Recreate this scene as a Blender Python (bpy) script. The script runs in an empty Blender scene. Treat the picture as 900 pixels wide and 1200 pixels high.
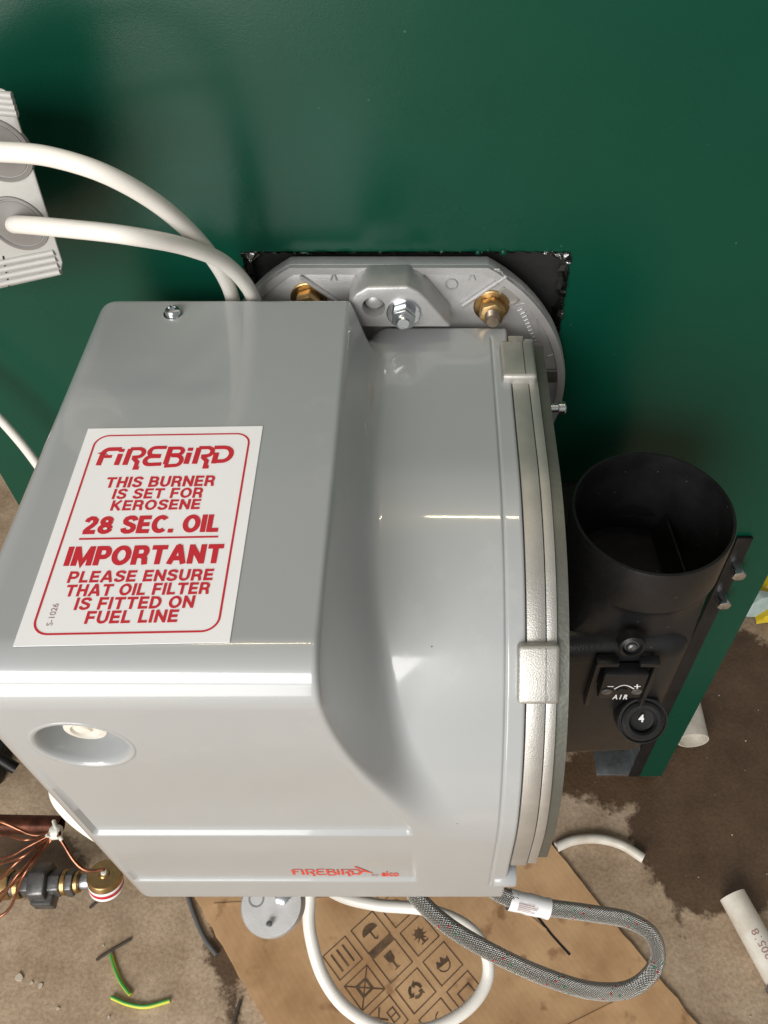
import bpy, bmesh, math, random
import numpy as np
from mathutils import Vector, Matrix, noise

random.seed(4)
rng = np.random.default_rng(4)
scene = bpy.context.scene
col = scene.collection
R = math.radians

# ------------------------------------------------------------------ camera
FPX, PITCH, CX = 975.0, R(50), 505.0          # focal length and principal point in photo pixels
cam_d = bpy.data.cameras.new('camera')
cam = bpy.data.objects.new('camera', cam_d)
col.objects.link(cam)
scene.camera = cam
cam.location = (0, 0, 1.0)
cam.rotation_euler = (R(90) - PITCH, 0, 0)
cam_d.sensor_fit = 'VERTICAL'
cam_d.sensor_height = 24.0
cam_d.lens = 24.0 * FPX / 1200
cam_d.shift_x = -(CX - 450) / 1200
cam_d.clip_start = 0.01
cam_d.clip_end = 60
scene.render.resolution_x, scene.render.resolution_y = 768, 1024

# ------------------------------------------------------------------ room light
w = bpy.data.worlds.new('World'); scene.world = w; w.use_nodes = True
bg = w.node_tree.nodes['Background']
bg.inputs[0].default_value = (1.0, 0.985, 0.96, 1)
bg.inputs[1].default_value = 0.29

def area(name, loc, target, sx, sy, power, colr):
    l = bpy.data.lights.new(name, 'AREA'); l.shape = 'RECTANGLE'
    l.size, l.size_y, l.energy, l.color = sx, sy, power, colr
    o = bpy.data.objects.new(name, l); col.objects.link(o)
    o.location = loc
    o.rotation_euler = (Vector(target) - Vector(loc)).to_track_quat('-Z', 'Y').to_euler()
    return o
area('doorway_sky', (-0.95, -1.95, 1.95), (-0.05, 0.3, 0.6), 1.8, 1.0, 66, (1.0, 0.98, 0.95))
area('doorway_ground', (-1.0, -2.0, 0.70), (-0.15, 0.4, 0.7), 1.3, 1.2, 32, (1.0, 0.975, 0.94))
area('ceiling_tube', (-0.62, 0.62, 2.6), (-0.55, 0.3, 0.0), 0.62, 0.018, 3.0, (1.0, 0.86, 0.55))
area('ceiling_tube', (0.16, 0.62, 2.6), (0.14, 0.3, 0.0), 0.34, 0.018, 1.7, (1.0, 0.86, 0.55))
vs = scene.view_settings
vs.view_transform = 'Standard'; vs.look = 'None'; vs.exposure = 0.04; vs.gamma = 1.0
vs.use_curve_mapping = False

# ------------------------------------------------------------------ pixel helpers (photo 900x1200)
CAM = Vector((0, 0, 1.0)); FZ = -0.045
_f = Vector((0, math.cos(PITCH), -math.sin(PITCH))); _u = Vector((0, math.sin(PITCH), math.cos(PITCH)))
def ray(u, v): return Vector((1, 0, 0)) * ((u - CX) / FPX) + _f + _u * ((600 - v) / FPX)
def PY(u, v, y): d = ray(u, v); return CAM + d * (y / d.y)
def PZ(u, v, z): d = ray(u, v); return CAM + d * ((z - 1.0) / d.z)
def PX(u, v, x): d = ray(u, v); return CAM + d * (x / d.x)
def PT(u, v, t): return CAM + ray(u, v) * t
def FL(u, v, dz=0.0): return PZ(u, v, FZ + dz)

# ------------------------------------------------------------------ materials
def mat(name, base, rough=0.5, metal=0.0, coat=0.0, coat_rough=0.04, var=0.0, var_scale=20, bump=0.0, bump_scale=200,
        rough_var=0.0, col2=None, spec=0.5):
    m = bpy.data.materials.new(name); m.use_nodes = True
    nt = m.node_tree; N = nt.nodes; L = nt.links
    b = N['Principled BSDF']
    b.inputs['Base Color'].default_value = (*base, 1)
    b.inputs['Roughness'].default_value = rough
    b.inputs['Metallic'].default_value = metal
    b.inputs['Coat Weight'].default_value = coat
    b.inputs['Coat Roughness'].default_value = coat_rough
    b.inputs['Specular IOR Level'].default_value = spec
    tc = N.new('ShaderNodeTexCoord')
    if var > 0 or col2 or rough_var > 0:
        n = N.new('ShaderNodeTexNoise'); n.inputs['Scale'].default_value = var_scale; n.inputs['Detail'].default_value = 6
        n.inputs['Roughness'].default_value = 0.62
        L.new(tc.outputs['Object'], n.inputs['Vector'])
        if var > 0 or col2:
            c2 = col2 or tuple(c * (1 - var) for c in base); c1 = base if col2 else tuple(min(1, c * (1 + var)) for c in base)
            rp = N.new('ShaderNodeValToRGB'); rp.color_ramp.elements[0].position = 0.35; rp.color_ramp.elements[1].position = 0.68
            rp.color_ramp.elements[0].color = (*c2, 1); rp.color_ramp.elements[1].color = (*c1, 1)
            L.new(n.outputs['Fac'], rp.inputs['Fac']); L.new(rp.outputs['Color'], b.inputs['Base Color'])
        if rough_var > 0:
            mr = N.new('ShaderNodeMapRange'); mr.inputs['From Min'].default_value = 0.35; mr.inputs['From Max'].default_value = 0.7
            mr.inputs['To Min'].default_value = max(0.02, rough - rough_var); mr.inputs['To Max'].default_value = rough + rough_var
            L.new(n.outputs['Fac'], mr.inputs['Value']); L.new(mr.outputs['Result'], b.inputs['Roughness'])
    if bump > 0:
        n2 = N.new('ShaderNodeTexNoise'); n2.inputs['Scale'].default_value = bump_scale; n2.inputs['Detail'].default_value = 3
        L.new(tc.outputs['Object'], n2.inputs['Vector'])
        bp = N.new('ShaderNodeBump'); bp.inputs['Strength'].default_value = bump; bp.inputs['Distance'].default_value = 0.001
        L.new(n2.outputs['Fac'], bp.inputs['Height']); L.new(bp.outputs['Normal'], b.inputs['Normal'])
    return m

M = {}
M['cover'] = mat('grey_gloss_plastic', (0.362, 0.377, 0.381), 0.3, coat=0.8, coat_rough=0.035, var=0.015, var_scale=9, rough_var=0.02)
def smear_cover(m):
    nt = m.node_tree; N = nt.nodes; L = nt.links; b = N['Principled BSDF']; tc = N.new('ShaderNodeTexCoord')
    src = b.inputs['Base Color'].links[0].from_socket
    n = N.new('ShaderNodeTexNoise'); n.inputs['Scale'].default_value = 16; n.inputs['Detail'].default_value = 9; n.inputs['Roughness'].default_value = 0.7
    L.new(tc.outputs['Object'], n.inputs['Vector'])
    r1 = N.new('ShaderNodeMapRange'); r1.inputs['From Min'].default_value = 0.60; r1.inputs['From Max'].default_value = 0.80; r1.inputs['To Max'].default_value = 0.35
    L.new(n.outputs['Fac'], r1.inputs['Value'])
    mx = N.new('ShaderNodeMix'); mx.data_type = 'RGBA'; mx.inputs[7].default_value = (0.55, 0.53, 0.49, 1)
    L.new(r1.outputs['Result'], mx.inputs[0]); L.new(src, mx.inputs[6])
    v = N.new('ShaderNodeTexVoronoi'); v.inputs['Scale'].default_value = 75; L.new(tc.outputs['Object'], v.inputs['Vector'])
    sp = N.new('ShaderNodeSeparateColor'); L.new(v.outputs['Color'], sp.inputs[0])
    k1 = N.new('ShaderNodeMath'); k1.operation = 'LESS_THAN'; k1.inputs[1].default_value = 0.03; L.new(v.outputs['Distance'], k1.inputs[0])
    k2 = N.new('ShaderNodeMath'); k2.operation = 'LESS_THAN'; k2.inputs[1].default_value = 0.045; L.new(sp.outputs[0], k2.inputs[0])
    k3 = N.new('ShaderNodeMath'); k3.operation = 'MULTIPLY'; L.new(k1.outputs[0], k3.inputs[0]); L.new(k2.outputs[0], k3.inputs[1])
    mx2 = N.new('ShaderNodeMix'); mx2.data_type = 'RGBA'; mx2.inputs[7].default_value = (0.03, 0.03, 0.03, 1)
    L.new(k3.outputs[0], mx2.inputs[0]); L.new(mx.outputs[2], mx2.inputs[6]); L.new(mx2.outputs[2], b.inputs['Base Color'])
    cr = N.new('ShaderNodeMapRange'); cr.inputs['From Min'].default_value = 0.5; cr.inputs['From Max'].default_value = 0.8; cr.inputs['To Min'].default_value = 0.05; cr.inputs['To Max'].default_value = 0.22
    L.new(n.outputs['Fac'], cr.inputs['Value']); L.new(cr.outputs['Result'], b.inputs['Coat Roughness'])
smear_cover(M['cover'])
M['green'] = mat('green_powder_coat', (0.002, 0.050, 0.029), 0.30, var=0.06, var_scale=6, bump=0.06, bump_scale=1300, rough_var=0.04, spec=0.28)
def dust(m, colour, scale, size, share):
    nt = m.node_tree; N = nt.nodes; L = nt.links; b = N['Principled BSDF']; tc = N.new('ShaderNodeTexCoord')
    src = b.inputs['Base Color'].links[0].from_socket
    v = N.new('ShaderNodeTexVoronoi'); v.inputs['Scale'].default_value = scale; L.new(tc.outputs['Object'], v.inputs['Vector'])
    sp = N.new('ShaderNodeSeparateColor'); L.new(v.outputs['Color'], sp.inputs[0])
    k1 = N.new('ShaderNodeMath'); k1.operation = 'LESS_THAN'; k1.inputs[1].default_value = size; L.new(v.outputs['Distance'], k1.inputs[0])
    k2 = N.new('ShaderNodeMath'); k2.operation = 'LESS_THAN'; k2.inputs[1].default_value = share; L.new(sp.outputs[0], k2.inputs[0])
    k3 = N.new('ShaderNodeMath'); k3.operation = 'MULTIPLY'; L.new(k1.outputs[0], k3.inputs[0]); L.new(k2.outputs[0], k3.inputs[1])
    mx = N.new('ShaderNodeMix'); mx.data_type = 'RGBA'; mx.inputs[7].default_value = (*colour, 1)
    L.new(k3.outputs[0], mx.inputs[0]); L.new(src, mx.inputs[6]); L.new(mx.outputs[2], b.inputs['Base Color'])
dust(M['green'], (0.04, 0.11, 0.08), 160, 0.09, 0.03)
M['alu'] = mat('cast_aluminium', (0.51, 0.505, 0.50), 0.46, metal=0.6, var=0.08, var_scale=60, bump=0.22, bump_scale=1600)
M['alu_mach'] = mat('machined_aluminium', (0.47, 0.46, 0.43), 0.45, metal=0.75, var=0.10, var_scale=45, bump=0.22, bump_scale=1500)
M['alu_dark'] = mat('dull_grey_metal', (0.16, 0.165, 0.145), 0.42, metal=0.7, var=0.12, var_scale=30, bump=0.15, bump_scale=500)
M['black'] = mat('black_satin_plastic', (0.010, 0.010, 0.0105), 0.36, var=0.3, var_scale=30, bump=0.15, bump_scale=900, rough_var=0.08, spec=0.35)
dust(M['black'], (0.06, 0.055, 0.05), 260, 0.16, 0.06)
M['black_matt'] = mat('black_insulation', (0.008, 0.008, 0.008), 0.6, var=0.4, var_scale=40, bump=0.5, bump_scale=80)
M['dark_gap'] = mat('dark_interior', (0.006, 0.006, 0.006), 0.8)
M['brass'] = mat('brass', (0.46, 0.31, 0.14), 0.36, metal=1.0, var=0.15, var_scale=120)
M['zinc'] = mat('zinc_plated_steel', (0.62, 0.64, 0.66), 0.22, metal=1.0, var=0.08, var_scale=150)
M['steel_dark'] = mat('grey_steel_fitting', (0.16, 0.16, 0.16), 0.4, metal=0.8, var=0.3, var_scale=60, bump=0.2, bump_scale=400)
M['stud'] = mat('brown_steel_stud', (0.3, 0.24, 0.18), 0.35, metal=0.9, var=0.15, var_scale=200)
M['copper'] = mat('copper_tube', (0.50, 0.21, 0.12), 0.32, metal=1.0, col2=(0.20, 0.09, 0.06), var_scale=45)
M['copper_dark'] = mat('tarnished_copper', (0.10, 0.035, 0.02), 0.42, metal=0.8, var=0.5, var_scale=50)
M['cable'] = mat('white_pvc_cable', (0.80, 0.77, 0.71), 0.32, var=0.04, var_scale=25, bump=0.05, bump_scale=300)
M['whitepipe'] = mat('white_pvc_pipe', (0.74, 0.71, 0.64), 0.4, col2=(0.55, 0.49, 0.40), var_scale=30, bump=0.05)
M['box'] = mat('grey_moulded_plastic', (0.40, 0.395, 0.375), 0.42, var=0.05, var_scale=20, bump=0.12, bump_scale=500)
M['box_in'] = mat('grey_grommet_plastic', (0.19, 0.18, 0.17), 0.5, var=0.05)
M['paper'] = mat('white_label_paper', (0.93, 0.93, 0.94), 0.28, var=0.02, var_scale=12, coat=0.2, coat_rough=0.2)
M['red'] = mat('red_print', (0.60, 0.02, 0.035), 0.35)
M['red2'] = mat('faded_red_print', (0.62, 0.05, 0.03), 0.35)
M['greyprint'] = mat('grey_print', (0.33, 0.2, 0.18), 0.4)
M['whiteprint'] = mat('white_print', (0.75, 0.75, 0.75), 0.5)
M['ink'] = mat('brown_black_ink', (0.05, 0.03, 0.018), 0.7, col2=(0.17, 0.10, 0.05), var_scale=70)
M['foil'] = mat('crinkled_foil', (0.72, 0.72, 0.72), 0.2, metal=1.0, bump=0.8, bump_scale=180)
M['yg'] = mat('green_yellow_wire', (0.62, 0.62, 0.04), 0.4)
M['gwire'] = mat('green_wire', (0.05, 0.32, 0.06), 0.4)
M['greywire'] = mat('grey_rubber', (0.10, 0.10, 0.10), 0.5)
M['twig'] = mat('dark_scrap', (0.055, 0.045, 0.035), 0.8)
M['yellow'] = mat('yellow_plastic', (0.75, 0.55, 0.03), 0.35, var=0.1, var_scale=30)
M['paleblue'] = mat('pale_blue_plastic', (0.40, 0.5, 0.48), 0.35, var=0.2, var_scale=40)
M['speck'] = mat('pale_debris', (0.5, 0.44, 0.36), 0.8)
M['galv'] = mat('galvanised_steel', (0.42, 0.44, 0.46), 0.35, metal=0.9, var=0.3, var_scale=70)
M['button'] = mat('clear_grey_button', (0.72, 0.68, 0.60), 0.25, coat=0.5)

def floor_material():
    m = bpy.data.materials.new('stained_concrete'); m.use_nodes = True
    nt = m.node_tree; N = nt.nodes; L = nt.links; b = N['Principled BSDF']
    tc = N.new('ShaderNodeTexCoord')
    def noise_(scale, det=8, rough=0.6):
        n = N.new('ShaderNodeTexNoise'); n.inputs['Scale'].default_value = scale; n.inputs['Detail'].default_value = det
        n.inputs['Roughness'].default_value = rough; L.new(tc.outputs['Object'], n.inputs['Vector']); return n
    def math_(op, a, b_=None):
        n = N.new('ShaderNodeMath'); n.operation = op
        for i, x in enumerate((a, b_)):
            if x is None: continue
            if isinstance(x, (int, float)): n.inputs[i].default_value = x
            else: L.new(x, n.inputs[i])
        return n.outputs[0]
    big, mid, fine = noise_(5), noise_(26), noise_(240, 4)
    rp = N.new('ShaderNodeValToRGB'); e = rp.color_ramp.elements
    e[0].position, e[0].color = 0.36, (0.32, 0.225, 0.14, 1)
    e[1].position, e[1].color = 0.66, (0.58, 0.45, 0.32, 1)
    mixf = math_('ADD', math_('MULTIPLY', big.outputs['Fac'], 0.55), math_('MULTIPLY', mid.outputs['Fac'], 0.45))
    L.new(mixf, rp.inputs['Fac'])
    # wet patches: warped ellipses
    sep = N.new('ShaderNodeSeparateXYZ'); L.new(tc.outputs['Object'], sep.inputs[0])
    wob = math_('ADD', math_('MULTIPLY', math_('SUBTRACT', noise_(9, 6, 0.65).outputs['Fac'], 0.5), 0.75),
                math_('MULTIPLY', math_('SUBTRACT', noise_(38, 6, 0.7).outputs['Fac'], 0.5), 0.42))
    cur = None
    for (px, py, rx, ry, rot) in STAINS:
        dx = math_('SUBTRACT', sep.outputs[0], px); dy = math_('SUBTRACT', sep.outputs[1], py)
        c, s = math.cos(rot), math.sin(rot)
        ux = math_('DIVIDE', math_('ADD', math_('MULTIPLY', dx, c), math_('MULTIPLY', dy, s)), rx)
        uy = math_('DIVIDE', math_('SUBTRACT', math_('MULTIPLY', dy, c), math_('MULTIPLY', dx, s)), ry)
        d = math_('SQRT', math_('ADD', math_('MULTIPLY', ux, ux), math_('MULTIPLY', uy, uy)))
        sd = math_('MULTIPLY', math_('SUBTRACT', d, 1.0), min(rx, ry) * 9)
        cur = sd if cur is None else math_('MINIMUM', cur, sd)
    mr = N.new('ShaderNodeMapRange'); mr.inputs['From Min'].default_value = 0.03; mr.inputs['From Max'].default_value = -0.04
    L.new(math_('ADD', cur, wob), mr.inputs['Value'])
    wet = mr.outputs['Result']
    mx = N.new('ShaderNodeMix'); mx.data_type = 'RGBA'; mx.blend_type = 'MULTIPLY'
    mx.inputs[7].default_value = (0.24, 0.19, 0.15, 1)
    L.new(wet, mx.inputs[0]); L.new(rp.outputs['Color'], mx.inputs[6])
    # fine aggregate
    mx2 = N.new('ShaderNodeMix'); mx2.data_type = 'RGBA'; mx2.blend_type = 'MULTIPLY'; mx2.inputs[0].default_value = 0.5
    rp2 = N.new('ShaderNodeValToRGB'); rp2.color_ramp.elements[0].position = 0.3; rp2.color_ramp.elements[1].position = 0.62
    rp2.color_ramp.elements[0].color = (0.45, 0.42, 0.4, 1); rp2.color_ramp.elements[1].color = (1, 1, 1, 1)
    L.new(fine.outputs['Fac'], rp2.inputs['Fac']); L.new(mx.outputs[2], mx2.inputs[6]); L.new(rp2.outputs['Color'], mx2.inputs[7])
    L.new(mx2.outputs[2], b.inputs['Base Color'])
    r_ = N.new('ShaderNodeMapRange'); r_.inputs['To Min'].default_value = 0.8; r_.inputs['To Max'].default_value = 0.5
    L.new(wet, r_.inputs['Value']); L.new(r_.outputs['Result'], b.inputs['Roughness'])
    bp = N.new('ShaderNodeBump'); bp.inputs['Strength'].default_value = 0.35; bp.inputs['Distance'].default_value = 0.002
    L.new(math_('ADD', mid.outputs['Fac'], fine.outputs['Fac']), bp.inputs['Height']); L.new(bp.outputs['Normal'], b.inputs['Normal'])
    return m

def cardboard_material():
    m = mat('corrugated_cardboard', (0.43, 0.245, 0.115), 0.75, bump=0.15, bump_scale=120)
    nt = m.node_tree; N = nt.nodes; L = nt.links; b = N['Principled BSDF']
    tc = N.new('ShaderNodeTexCoord')
    n = N.new('ShaderNodeTexNoise'); n.inputs['Scale'].default_value = 10; n.inputs['Detail'].default_value = 7; n.inputs['Roughness'].default_value = 0.6
    v = N.new('ShaderNodeTexNoise'); v.inputs['Scale'].default_value = 34; v.inputs['Detail'].default_value = 3
    L.new(tc.outputs['Object'], n.inputs['Vector']); L.new(tc.outputs['Object'], v.inputs['Vector'])
    r1 = N.new('ShaderNodeValToRGB'); e = r1.color_ramp.elements
    e[0].position, e[0].color = 0.34, (0.36, 0.20, 0.09, 1); e[1].position, e[1].color = 0.62, (0.58, 0.365, 0.19, 1)
    r2 = N.new('ShaderNodeValToRGB'); e = r2.color_ramp.elements
    e[0].position, e[0].color = 0.60, (1, 1, 1, 1); e[1].position, e[1].color = 0.70, (0.5, 0.42, 0.36, 1)
    mx = N.new('ShaderNodeMix'); mx.data_type = 'RGBA'; mx.blend_type = 'MULTIPLY'; mx.inputs[0].default_value = 0.8
    L.new(n.outputs['Fac'], r1.inputs['Fac']); L.new(v.outputs['Fac'], r2.inputs['Fac'])
    L.new(r1.outputs['Color'], mx.inputs[6]); L.new(r2.outputs['Color'], mx.inputs[7]); L.new(mx.outputs[2], b.inputs['Base Color'])
    mp = N.new('ShaderNodeMapping'); mp.inputs['Rotation'].default_value = (0, 0, R(-37)); L.new(tc.outputs['Object'], mp.inputs['Vector'])
    wv = N.new('ShaderNodeTexWave'); wv.inputs['Scale'].default_value = 48; wv.inputs['Distortion'].default_value = 0.6; L.new(mp.outputs['Vector'], wv.inputs['Vector'])
    bp = N.new('ShaderNodeBump'); bp.inputs['Strength'].default_value = 0.05; bp.inputs['Distance'].default_value = 0.001
    L.new(wv.outputs['Fac'], bp.inputs['Height']); L.new(bp.outputs['Normal'], b.inputs['Normal'])
    return m

def braid_material():
    m = bpy.data.materials.new('steel_braid'); m.use_nodes = True
    nt = m.node_tree; N = nt.nodes; L = nt.links; b = N['Principled BSDF']
    b.inputs['Metallic'].default_value = 0.85; b.inputs['Roughness'].default_value = 0.3
    uv = N.new('ShaderNodeUVMap'); sep = N.new('ShaderNodeSeparateXYZ'); L.new(uv.outputs[0], sep.inputs[0])
    def mt(op, a, b_=None):
        n = N.new('ShaderNodeMath'); n.operation = op
        for i, x in enumerate((a, b_)):
            if x is None: continue
            if isinstance(x, (int, float)): n.inputs[i].default_value = x
            else: L.new(x, n.inputs[i])
        return n.outputs[0]
    U, V = sep.outputs[0], sep.outputs[1]          # U metres along, V 0..1 around
    a = mt('ADD', mt('MULTIPLY', U, 520.0), mt('MULTIPLY', V, 24.0))
    c = mt('SUBTRACT', mt('MULTIPLY', U, 520.0), mt('MULTIPLY', V, 24.0))
    sa = mt('ABSOLUTE', mt('SINE', mt('MULTIPLY', a, math.pi))); sc = mt('ABSOLUTE', mt('SINE', mt('MULTIPLY', c, math.pi)))
    h = mt('MULTIPLY', sa, sc)
    def fleck(x, k, off):
        fr = mt('FRACT', mt('ADD', mt('DIVIDE', x, k), off)); return mt('LESS_THAN', fr, 0.05)
    fr = mt('MULTIPLY', fleck(a, 24.0, 0.2), mt('LESS_THAN', mt('FRACT', mt('DIVIDE', c, 6.0)), 0.22)); fg = mt('MULTIPLY', fleck(c, 24.0, 0.62), mt('LESS_THAN', mt('FRACT', mt('DIVIDE', a, 6.0)), 0.22))
    rp = N.new('ShaderNodeValToRGB'); rp.color_ramp.elements[0].color = (0.03, 0.03, 0.028, 1); rp.color_ramp.elements[1].color = (0.70, 0.70, 0.66, 1)
    rp.color_ramp.elements[1].position = 0.55
    L.new(h, rp.inputs['Fac'])
    m1 = N.new('ShaderNodeMix'); m1.data_type = 'RGBA'; m1.inputs[7].default_value = (0.5, 0.03, 0.04, 1)
    L.new(fr, m1.inputs[0]); L.new(rp.outputs['Color'], m1.inputs[6])
    m2 = N.new('ShaderNodeMix'); m2.data_type = 'RGBA'; m2.inputs[7].default_value = (0.02, 0.25, 0.12, 1)
    L.new(fg, m2.inputs[0]); L.new(m1.outputs[2], m2.inputs[6]); L.new(m2.outputs[2], b.inputs['Base Color'])
    mm = mt('SUBTRACT', 0.85, mt('MULTIPLY', mt('MAXIMUM', fr, fg), 0.85)); L.new(mm, b.inputs['Metallic'])
    bp = N.new('ShaderNodeBump'); bp.inputs['Strength'].default_value = 0.9; bp.inputs['Distance'].default_value = 0.0008
    L.new(h, bp.inputs['Height']); L.new(bp.outputs['Normal'], b.inputs['Normal'])
    return m
M['braid'] = braid_material()
M['card'] = cardboard_material()
_s = lambda u, v: FL(u, v)
def stain(u, v, ru, rv, rot=0.0):
    c = FL(u, v); return (c.x, c.y, abs(FL(u + ru, v).x - c.x), abs(FL(u, v - rv).y - c.y), rot)
STAINS = [stain(850, 850, 150, 120), stain(835, 985, 88, 85), stain(700, 905, 62, 36), stain(795, 1080, 8, 22),
          stain(262, 1128, 20, 45, 0.35), stain(30, 1000, 60, 40), stain(803, 1100, 5, 4)]
M['floor'] = floor_material()

# ------------------------------------------------------------------ mesh helpers
def link(name, me, material=None, parent=None, smooth=True, label=None, cat=None, group=None, kind=None):
    o = bpy.data.objects.new(name, me); col.objects.link(o)
    if material is not None:
        me.materials.clear(); me.materials.append(material)
    if parent is not None: o.parent = parent
    if smooth and len(me.polygons):
        me.polygons.foreach_set('use_smooth', [True] * len(me.polygons))
    if label: o['label'] = label
    if cat: o['category'] = cat
    if group: o['group'] = group
    if kind: o['kind'] = kind
    return o
def sharp(me, ang=35):
    me.set_sharp_from_angle(angle=R(ang)); return me
def bm_mesh(name, bm, ang=35):
    me = bpy.data.meshes.new(name); bmesh.ops.recalc_face_normals(bm, faces=bm.faces); bm.to_mesh(me); bm.free()
    me.polygons.foreach_set('use_smooth', [True] * len(me.polygons)); return sharp(me, ang)
def empty(name, loc=(0, 0, 0), label=None, cat=None, group=None):
    o = bpy.data.objects.new(name, None); col.objects.link(o); o.location = loc; o.empty_display_size = 0.05
    if label: o['label'] = label
    if cat: o['category'] = cat
    if group: o['group'] = group
    return o
def prism(bm, pts, vec, bevel=0.0, seg=2):
    """closed polygon pts (3D) extruded along vec, edges bevelled"""
    vec = Vector(vec); t = bmesh.new()
    a = [t.verts.new(Vector(p)) for p in pts]; b = [t.verts.new(Vector(p) + vec) for p in pts]
    n = len(pts); t.faces.new(a); t.faces.new(b[::-1])
    for i in range(n): t.faces.new((a[i], b[i], b[(i + 1) % n], a[(i + 1) % n]))
    bmesh.ops.recalc_face_normals(t, faces=t.faces)
    if bevel > 0: bmesh.ops.bevel(t, geom=list(t.edges), offset=bevel, segments=seg, affect='EDGES', profile=0.5, clamp_overlap=True)
    me = bpy.data.meshes.new('tmp'); t.to_mesh(me); t.free(); bm.from_mesh(me); bpy.data.meshes.remove(me)
def box(bm, lo, hi, bevel=0.0, seg=2):
    x0, y0, z0 = lo; x1, y1, z1 = hi
    prism(bm, [(x0, y0, z0), (x1, y0, z0), (x1, y1, z0), (x0, y1, z0)], (0, 0, z1 - z0), bevel, seg)
def frame(axis):
    a = Vector(axis).normalized(); t = Vector((0, 0, 1)) if abs(a.z) < 0.9 else Vector((1, 0, 0))
    u = t.cross(a).normalized(); return u, a.cross(u), a
def lathe(bm, origin, axis, prof, n=32, close=False):
    """prof = [(r, h)...] around axis"""
    u, v, a = frame(axis); o = Vector(origin); rings = []
    for (r, h) in prof:
        if r < 1e-6: rings.append([bm.verts.new(o + a * h)])
        else: rings.append([bm.verts.new(o + a * h + (u * math.cos(2 * math.pi * k / n) + v * math.sin(2 * math.pi * k / n)) * r) for k in range(n)])
    if close: rings.append(rings[0])
    for A, B in zip(rings, rings[1:]):
        for k in range(n):
            k2 = (k + 1) % n
            if len(A) == 1 and len(B) == 1: continue
            if len(A) == 1: bm.faces.new((A[0], B[k], B[k2]))
            elif len(B) == 1: bm.faces.new((A[k], B[0], A[k2]))
            else: bm.faces.new((A[k], B[k], B[k2], A[k2]))
def hexnut(bm, origin, axis, r, h, washer=0.0, wash_h=0.0015):
    u, v, a = frame(axis); o = Vector(origin)
    if washer > 0:
        lathe(bm, o, a, [(0, 0), (washer, 0), (washer, wash_h * .7), (washer * .97, wash_h), (0, wash_h)], 32); o = o + a * wash_h
    prism(bm, [o + (u * math.cos(k * math.pi / 3 + .3) + v * math.sin(k * math.pi / 3 + .3)) * r for k in range(6)], a * h, min(r, h) * .12, 2)
def catmull(pts, n=14, closed=False):
    pts = [Vector(p) for p in pts]; out = []
    P = [pts[0] * 2 - pts[1]] + pts + [pts[-1] * 2 - pts[-2]]
    for i in range(1, len(P) - 2):
        p0, p1, p2, p3 = P[i - 1:i + 3]
        for k in range(n):
            t = k / n
            out.append(0.5 * ((2 * p1) + (p2 - p0) * t + (2 * p0 - 5 * p1 + 4 * p2 - p3) * t * t + (3 * p1 - p0 - 3 * p2 + p3) * t ** 3))
    out.append(pts[-1]); return out
def tube_mesh(name, path, r, n=16, hollow=0.0, uv=False):
    """round tube along path, optional open bore with wall"""
    P = [Vector(p) for p in path]; m = len(P); verts, faces, uvs = [], [], []
    T = [(P[min(i + 1, m - 1)] - P[max(i - 1, 0)]).normalized() for i in range(m)]
    u = frame(T[0])[0]; L = [0.0]
    rad = r if callable(r) else (lambda s: r)
    for i in range(1, m): L.append(L[-1] + (P[i] - P[i - 1]).length)
    for i in range(m):
        u = (u - T[i] * u.dot(T[i])).normalized(); v = T[i].cross(u); rr = rad(L[i] / L[-1])
        for k in range(n):
            a = 2 * math.pi * k / n; verts.append(P[i] + (u * math.cos(a) + v * math.sin(a)) * rr)
    for i in range(m - 1):
        for k in range(n):
            k2 = (k + 1) % n
            faces.append((i * n + k, i * n + k2, (i + 1) * n + k2, (i + 1) * n + k))
            uvs += [(L[i], k / n), (L[i], (k + 1) / n), (L[i + 1], (k + 1) / n), (L[i + 1], k / n)]
    for end, i in ((0, 0), (1, m - 1)):
        ring = [i * n + k for k in range(n)]
        if hollow > 0:
            b = len(verts); d = T[i] * (0.02 if end == 0 else -0.02)
            for j in ring: verts.append(P[i] + (verts[j] - P[i]) * hollow)
            for j in ring: verts.append(P[i] + (verts[j] - P[i]) * hollow + d)
            for k in range(n):
                k2 = (k + 1) % n
                faces.append((ring[k], ring[k2], b + k2, b + k)); faces.append((b + k, b + k2, b + n + k2, b + n + k))
                uvs += [(0, 0)] * 8
            faces.append([b + n + k for k in range(n)]); uvs += [(0, 0)] * n
        else:
            faces.append(ring if end else ring[::-1]); uvs += [(0, 0)] * n
    me = bpy.data.meshes.new(name); me.from_pydata(verts, [], faces)
    if uv:
        l = me.uv_layers.new(name='UVMap'); l.data.foreach_set('uv', np.array(uvs, dtype=np.float32).ravel())
    me.polygons.foreach_set('use_smooth', [True] * len(me.polygons)); me.update()
    return sharp(me, 40) if not uv else me
def ribbon(pts, wd, closed=False):
    """flat 2D stroke -> (verts2d, faces)"""
    n = len(pts); V, F = [], []
    for i in range(n):
        p = Vector(pts[i]); a = Vector(pts[(i - 1) % n]) if (closed or i > 0) else None; b = Vector(pts[(i + 1) % n]) if (closed or i < n - 1) else None
        d1 = (p - a).normalized() if a is not None else None; d2 = (b - p).normalized() if b is not None else None
        if d1 is None: d1 = d2
        if d2 is None: d2 = d1
        n1 = Vector((-d1.y, d1.x)); n2 = Vector((-d2.y, d2.x)); mi = (n1 + n2)
        if mi.length < 1e-4: mi = n1
        mi.normalize(); k = wd / 2 / max(0.45, mi.dot(n1))
        V += [p + mi * k, p - mi * k]
    for i in range(n if closed else n - 1):
        j = (i + 1) % n; F.append((2 * i, 2 * i + 1, 2 * j + 1, 2 * j))
    return V, F
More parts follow.
